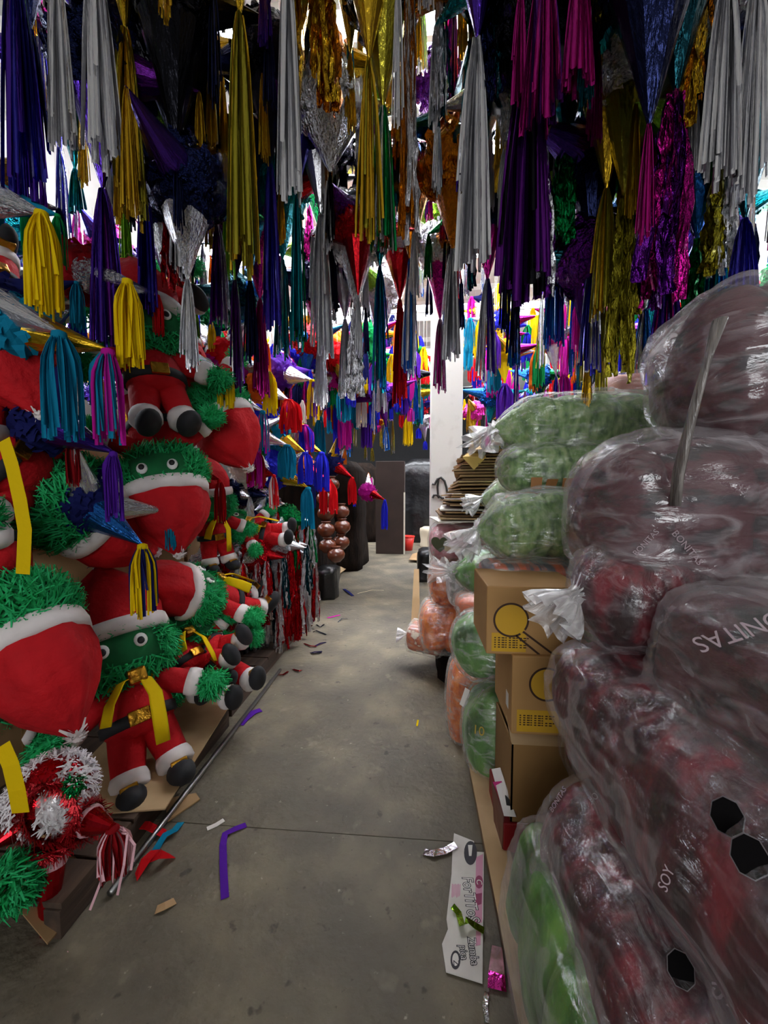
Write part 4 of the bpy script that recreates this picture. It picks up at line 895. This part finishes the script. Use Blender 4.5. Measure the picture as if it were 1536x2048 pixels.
quadplate([P(1011, 1590, 1.5), P(1024, 1604, 1.49), P(1025, 1612, 1.48), P(1014, 1610, 1.49)], mat('black print', '1a1718'), .0045, 'black_mark')
quadplate([P(983, 1560, 1.62), P(1007, 1632, 1.475), P(1003, 1722, 1.475), P(988, 1650, 1.6)], mat('red brown side', '6a3a34', rough=.4), name='side_panel')

# flattened cardboard sheets stacked against the pillar
rs = random.Random(9); nsh = 24
sm = [card, card2, mat('dark cardboard edge', '6e5438', rough=.9), card]
for i in range(nsh):
    t = i/(nsh-1); y0 = 3.0+rs.uniform(-.03, .03); z = 1.245+t*.50
    xl = .125+.22*t**.6+rs.uniform(-.015, .05); wd = .62+rs.uniform(-.06, .06); tilt = rs.uniform(-.05, .05)+.1*t
    cz = Vector((xl+wd/2, y0+.25, z)); m = sm[i % 4]
    o = obj('cardboard_sheet', mesh('cardboard_sheet', *box(-wd/2, wd/2, -.25, .25, 0, rs.uniform(.009, .016)), mats=mat('white cardboard', 'dcd6cc', rough=.8) if i in (0, 4) else m), None, cz, (rs.uniform(-.03, .03)-.06*t, -tilt*.15, rs.uniform(-.13, .13)))
    on = ('lowest', 'second', 'third', 'fourth', 'fifth', 'sixth', 'seventh', 'eighth', 'ninth', 'tenth', 'eleventh', 'twelfth')
    lab = 'topmost flattened cardboard sheet' if i == nsh-1 else ('%s flattened cardboard sheet from the bottom' % on[i] if i < 12 else '%s flattened cardboard sheet from the top' % on[nsh-1-i])
    tag(o, ('white ' if i in (0, 4) else '')+lab+' of the stack by the pillar', 'cardboard', 'flattened cardboard sheets by the pillar')
tp = sheet('loose bent cardboard sheet leaning over the top of the stack by the pillar', [P(925, 915, 2.95), P(948, 940, 2.95), P(972, 915, 3.0), P(960, 893, 3.1)], m=mat('yellowish cardboard', 'cfa860', rough=.8))
sheet('thin board lying across the top of the green bags at the back', [P(1030, 812, 2.6), P(1185, 792, 2.6), P(1190, 786, 2.9), P(1050, 806, 2.9)], m=mat('dark board', '5a4a3c', rough=.8))
# supports under it at the back (seen dark)
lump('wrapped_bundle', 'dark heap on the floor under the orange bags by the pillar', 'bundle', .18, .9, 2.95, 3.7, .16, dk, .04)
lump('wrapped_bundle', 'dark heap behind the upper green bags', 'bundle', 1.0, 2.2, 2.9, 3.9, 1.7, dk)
sheet('cardboard piece standing at the corner of the orange bags', [P(828, 1140, 3.7), P(838, 1140, 3.7), P(840, 1250, 3.5), P(822, 1250, 3.5)], th=.01, m=card2)
sheet('torn cardboard lying on the right of the far aisle', [PZ(825, 1108, .05), PZ(858, 1100, .05), PZ(858, 1122, .05), PZ(818, 1120, .05)], m=card)

# ================================================================ FLOOR LITTER
fz = .003
ribbon('crepe_ribbon', 'long purple crepe ribbon lying bent on the concrete floor', [PZ(450, 1797, fz), PZ(447, 1740, fz+.002), PZ(446, 1690, fz), PZ(450, 1668, fz+.006), PZ(470, 1658, fz+.004), PZ(492, 1650, fz)], .028, paper('purple'), 'ribbon')
ribbon('paper_scrap', 'white paper scrap on the floor left of the purple ribbon', [PZ(414, 1658, fz), PZ(432, 1650, fz), PZ(448, 1640, fz)], .022, paper('white'), 'scrap')
ribbon('crepe_scrap', 'short dark purple scrap on the floor beside the steel pipe', [PZ(480, 1450, fz), PZ(492, 1436, fz+.01), PZ(508, 1424, fz+.004), PZ(522, 1420, fz)], .05, paper('purple'), 'scrap')
ribbon('crepe_scrap', 'teal paper scrap on the floor near the end of the pipe', [PZ(310, 1702, fz), PZ(330, 1670, fz+.015), PZ(350, 1660, fz+.02), PZ(362, 1645, fz)], .03, paper('teal'), 'scrap')
for (px, lb) in (((258, 1650, 330, 1668), 'red crumpled crepe scrap lying over the pipe end'), ((272, 1755, 312, 1700), 'red crepe strip on the floor right of the pipe end'), ((295, 1722, 345, 1712), 'red crepe strip pointing toward the purple ribbon')):
    ribbon('crepe_scrap', lb, [PZ(px[0], px[1], fz+.04 if 'over' in lb else fz), PZ((px[0]+px[2])/2, (px[1]+px[3])/2-8, fz+.05), PZ(px[2], px[3], fz)], .04, paper('red'), 'scrap')
ribbon('paper_scrap', 'tan paper scrap on the dark floor at lower left', [PZ(312, 1820, fz), PZ(330, 1812, fz+.008), PZ(350, 1802, fz)], .03, mat('tan paper', 'a8865e', rough=.8), 'scrap')
ribbon('paper_scrap', 'small yellow scrap on the floor in the middle of the aisle', [PZ(834, 1452, fz), PZ(836, 1440, fz)], .012, paper('yellow'), 'scrap')
ribbon('foil_scrap', 'blue and yellow foil scrap on the floor near the clay pots', [PZ(688, 1178, fz), PZ(697, 1184, fz+.02), PZ(706, 1192, fz)], .04, paper('navy'), 'scrap')
ribbon('plastic_strip', 'thin pale strip on the far floor beside the blue scrap', [PZ(715, 1187, fz), PZ(745, 1180, fz), PZ(768, 1181, fz)], .015, mat('pale strip', 'cdbf9c'), 'scrap')
ribbon('foil_scrap', 'pink foil scrap on the floor before the red foil tassels', [PZ(655, 1236, fz), PZ(680, 1230, fz)], .03, paper('magenta'), 'scrap')
rl = random.Random(4); SCR = []
for i in range(12):
    px = 560+rl.uniform(-30, 70); py = 1290+rl.uniform(-60, 60)
    if px < 833-(py-975)*.80: px += 60
    fc_ = rl.choice(('red', 'silver', 'navy', 'indigo'))
    o = ribbon('foil_scrap', None, [PZ(px, py, fz), PZ(px+rl.uniform(5, 14), py+rl.uniform(-8, 8), fz+.01), PZ(px+rl.uniform(14, 26), py+rl.uniform(-9, 9), fz)], .018, foil(fc_), None)
    SCR.append((px, py, fc_, o))
for col in ('red', 'silver', 'navy', 'indigo'):
    l_ = sorted([t[:2]+(t[3],) for t in SCR if t[2] == col], key=lambda t: -t[1])
    for i, t in enumerate(l_):
        tag(t[2], 'small torn %s foil scrap on the floor, %s, before the foil tassels' % (col, ('nearest the camera', 'second nearest', 'third nearest', 'fourth nearest', 'fifth nearest', 'sixth nearest')[i]), 'scrap', 'foil scraps below the foil tassels')
# printed cardboard scrap with lettering
pc = [(908, 1668), (948, 1684), (948, 1705), (968, 1706), (965, 1968), (892, 1945), (884, 1890), (896, 1860), (893, 1840), (903, 1750), (905, 1700)]
pts = [PZ(x, y, .004) for x, y in pc]; c = sum(pts, Vector())/len(pts)
zb = empty('printed_cardboard', 'torn white printed cardboard panel lying on the floor by the right pallet', 'cardboard', c)
V = [p-c for p in pts]; n = len(V)
obj('panel', mesh('panel', V+[v+Vector((0, 0, .004)) for v in V], [tuple(range(n-1, -1, -1)), tuple(range(n, 2*n))]+[(i, (i+1) % n, n+(i+1) % n, n+i) for i in range(n)], mats=mat('white printed card', 'd2cdc6', 'c2bcb4', scale=9, rough=.6)), zb)
inkb = mat('black ink', '26222a', rough=.6); inkp = mat('plum ink', '8a2c56', rough=.6); inkw = mat('card white ink', 'dcd8d2', rough=.6); inkl = mat('light pink ink', 'c88aa2', rough=.6)
def lay(s, px, py, size, m, lift, bold=0, name='lettering', sx=1.0):
    q = PZ(px, py, .0085+lift)-c; o = obj(name, text_mesh(s, size, m, .0002, bold), zb, q, (0, 0, -PI/2+.02), (sx, 1, 1)); return o
for (s, px, py, sz, sx) in (('ForTiToS', 940, 1797, .058, .72), ('Zumba', 946, 1902, .038, .72), ('pica', 927, 1905, .034, .75)):
    lay(s, px, py, sz, inkb, 0, .0024, sx=sx); lay(s, px, py, sz, inkw, .0008, -.0004, sx=sx)
def flat(pts_, m, z0, name):
    V = [PZ(x, y, z0)-c for x, y in pts_]; n = len(V)
    o = obj(name, mesh(name, V+[v+Vector((0, 0, .0004)) for v in V], [tuple(range(n-1, -1, -1)), tuple(range(n, 2*n))]+[(i, (i+1) % n, n+(i+1) % n, n+i) for i in range(n)], mats=m), zb); return o
def circ(cx, cy, rx, ry, n=20): return [(cx+rx*math.cos(2*PI*i/n), cy-ry*math.sin(2*PI*i/n)) for i in range(n)]
flat([(952, 1715), (966, 1708), (964, 1845), (950, 1848)], inkl, .0082, 'pink_strip')
flat(circ(941, 1706, 13, 24), inkb, .0084, 'dark_badge'); flat([(936, 1690), (945, 1690), (943, 1712), (938, 1712)], inkw, .0090, 'badge_mark')
flat(circ(958, 1764, 8, 13), inkp, .0088, 'round_badge')
lay('C', 958, 1764, .03, inkw, .0012)
flat([(951, 1788), (964, 1786), (963, 1808), (951, 1812)], inkp, .0088, 'plum_block')
flat(circ(911, 1920, 10, 19), inkb, .0084, 'emblem'); flat(circ(911, 1919, 6.5, 13), inkw, .0089, 'emblem_face'); lay('Z', 912, 1926, .026, inkb, .0014)
for q in range(6): flat([(904+3*q, 1768+2*(q % 2)), (906+3*q, 1768), (905+3*q, 1796-3*(q % 3)), (903+3*q, 1794)], inkl, .0083, 'faded_print')
flat([(952, 1862), (962, 1862), (961, 1890), (951, 1892)], inkl, .0083, 'faded_print')
# things lying on / by it
ribbon('foil_ribbon', 'yellow green foil ribbon crumpled over the printed cardboard', [PZ(905, 1812, .02), PZ(917, 1826, .014), PZ(924, 1850, .03), PZ(934, 1840, .035), PZ(948, 1850, .02), PZ(968, 1862, .012)], .022, crink('lime'), 'ribbon')
ribbon('foil_ribbon', 'silver foil strip on the floor left of the printed cardboard', [PZ(848, 1704, .004), PZ(866, 1707, .012), PZ(890, 1702, .008), PZ(912, 1690, .014)], .03, crink('silver'), 'ribbon')
pkw = empty('sweet_wrapper', 'shiny pink sweet wrapper on the floor beside the right pallet', 'wrapper', PZ(992, 1940, .008))
obj('foil_end', mesh('foil_end', *[[v-Vector(pkw.location) for v in [PZ(975, 1975, .006), PZ(1013, 1984, .006), PZ(1010, 1950, .02), PZ(977, 1940, .018), PZ(975, 1975, .009), PZ(1013, 1984, .009), PZ(1010, 1950, .024), PZ(977, 1940, .022)]], [(3, 2, 1, 0), (4, 5, 6, 7), (0, 1, 5, 4), (1, 2, 6, 5), (2, 3, 7, 6), (3, 0, 4, 7)]], mats=crink('pink')), pkw)
obj('printed_side', mesh('printed_side', *[[v-Vector(pkw.location) for v in [PZ(977, 1940, .018), PZ(1010, 1950, .02), PZ(1004, 1895, .02), PZ(984, 1890, .012), PZ(977, 1940, .022), PZ(1010, 1950, .024), PZ(1004, 1895, .024), PZ(984, 1890, .016)]], [(3, 2, 1, 0), (4, 5, 6, 7), (0, 1, 5, 4), (1, 2, 6, 5), (2, 3, 7, 6), (3, 0, 4, 7)]], mats=mat('printed wrapper film', 'b0707c', '6a4038', scale=30, rough=.25)), pkw)
ribbon('foil_ribbon', 'dark and white foil strip on the floor below the pink wrapper', [PZ(974, 1985, .004), PZ(970, 2010, .01), PZ(974, 2046, .004)], .014, crink('silver'), 'ribbon')

# ================================================================ LABELS OF THE STARS
def region(px, d):
    near = 'front rows' if d < 1.95 else ('middle rows' if d < 3.4 else ('far rows' if d < 6 else 'rear rows'))
    side = 'over the left pile' if px < 420 else ('left of the aisle gap' if px < 700 else ('over the aisle' if px < 860 else ('beside the pillar' if px < 1000 else ('over the green bags' if px < 1250 else 'over the red bags'))))
    return side, near
base = {}
for root, (cols, kind, d, px) in STARS:
    side, near = region(px, d)
    cw = ' and '.join(dict.fromkeys(cols))
    if kind == 'cone': l = 'large %s foil cone star with %s tassel, %s' % (cols[0], cols[1], side)
    elif kind == 'low': l = '%s foil star piled low by the left pallet edge' % cw
    elif kind == 'paperlow': l = 'star with %s paper tassel in the left pile, %s' % (cw, near)
    elif kind == 'paper': l = 'star hung with %s paper tassels, %s, %s' % (cw, side, near)
    else: l = 'star hung with %s%s foil tassel, %s, %s' % ('crinkled ' if kind == 'crinkle' else '', cw, side, near)
    base.setdefault(l, []).append((px, root))
ORD = ['leftmost', 'second-from-left', 'third-from-left', 'fourth-from-left', 'fifth-from-left', 'sixth-from-left', 'seventh-from-left', 'eighth-from-left', 'ninth-from-left', 'tenth-from-left']
for l, lst in base.items():
    lst.sort(key=lambda a: a[0])
    for i, (px, r) in enumerate(lst):
        r['label'] = l if len(lst) == 1 else '%s %s' % (ORD[i] if i < len(lst)-1 or i == 0 else 'rightmost', l)
        r['group'] = 'star pinatas'
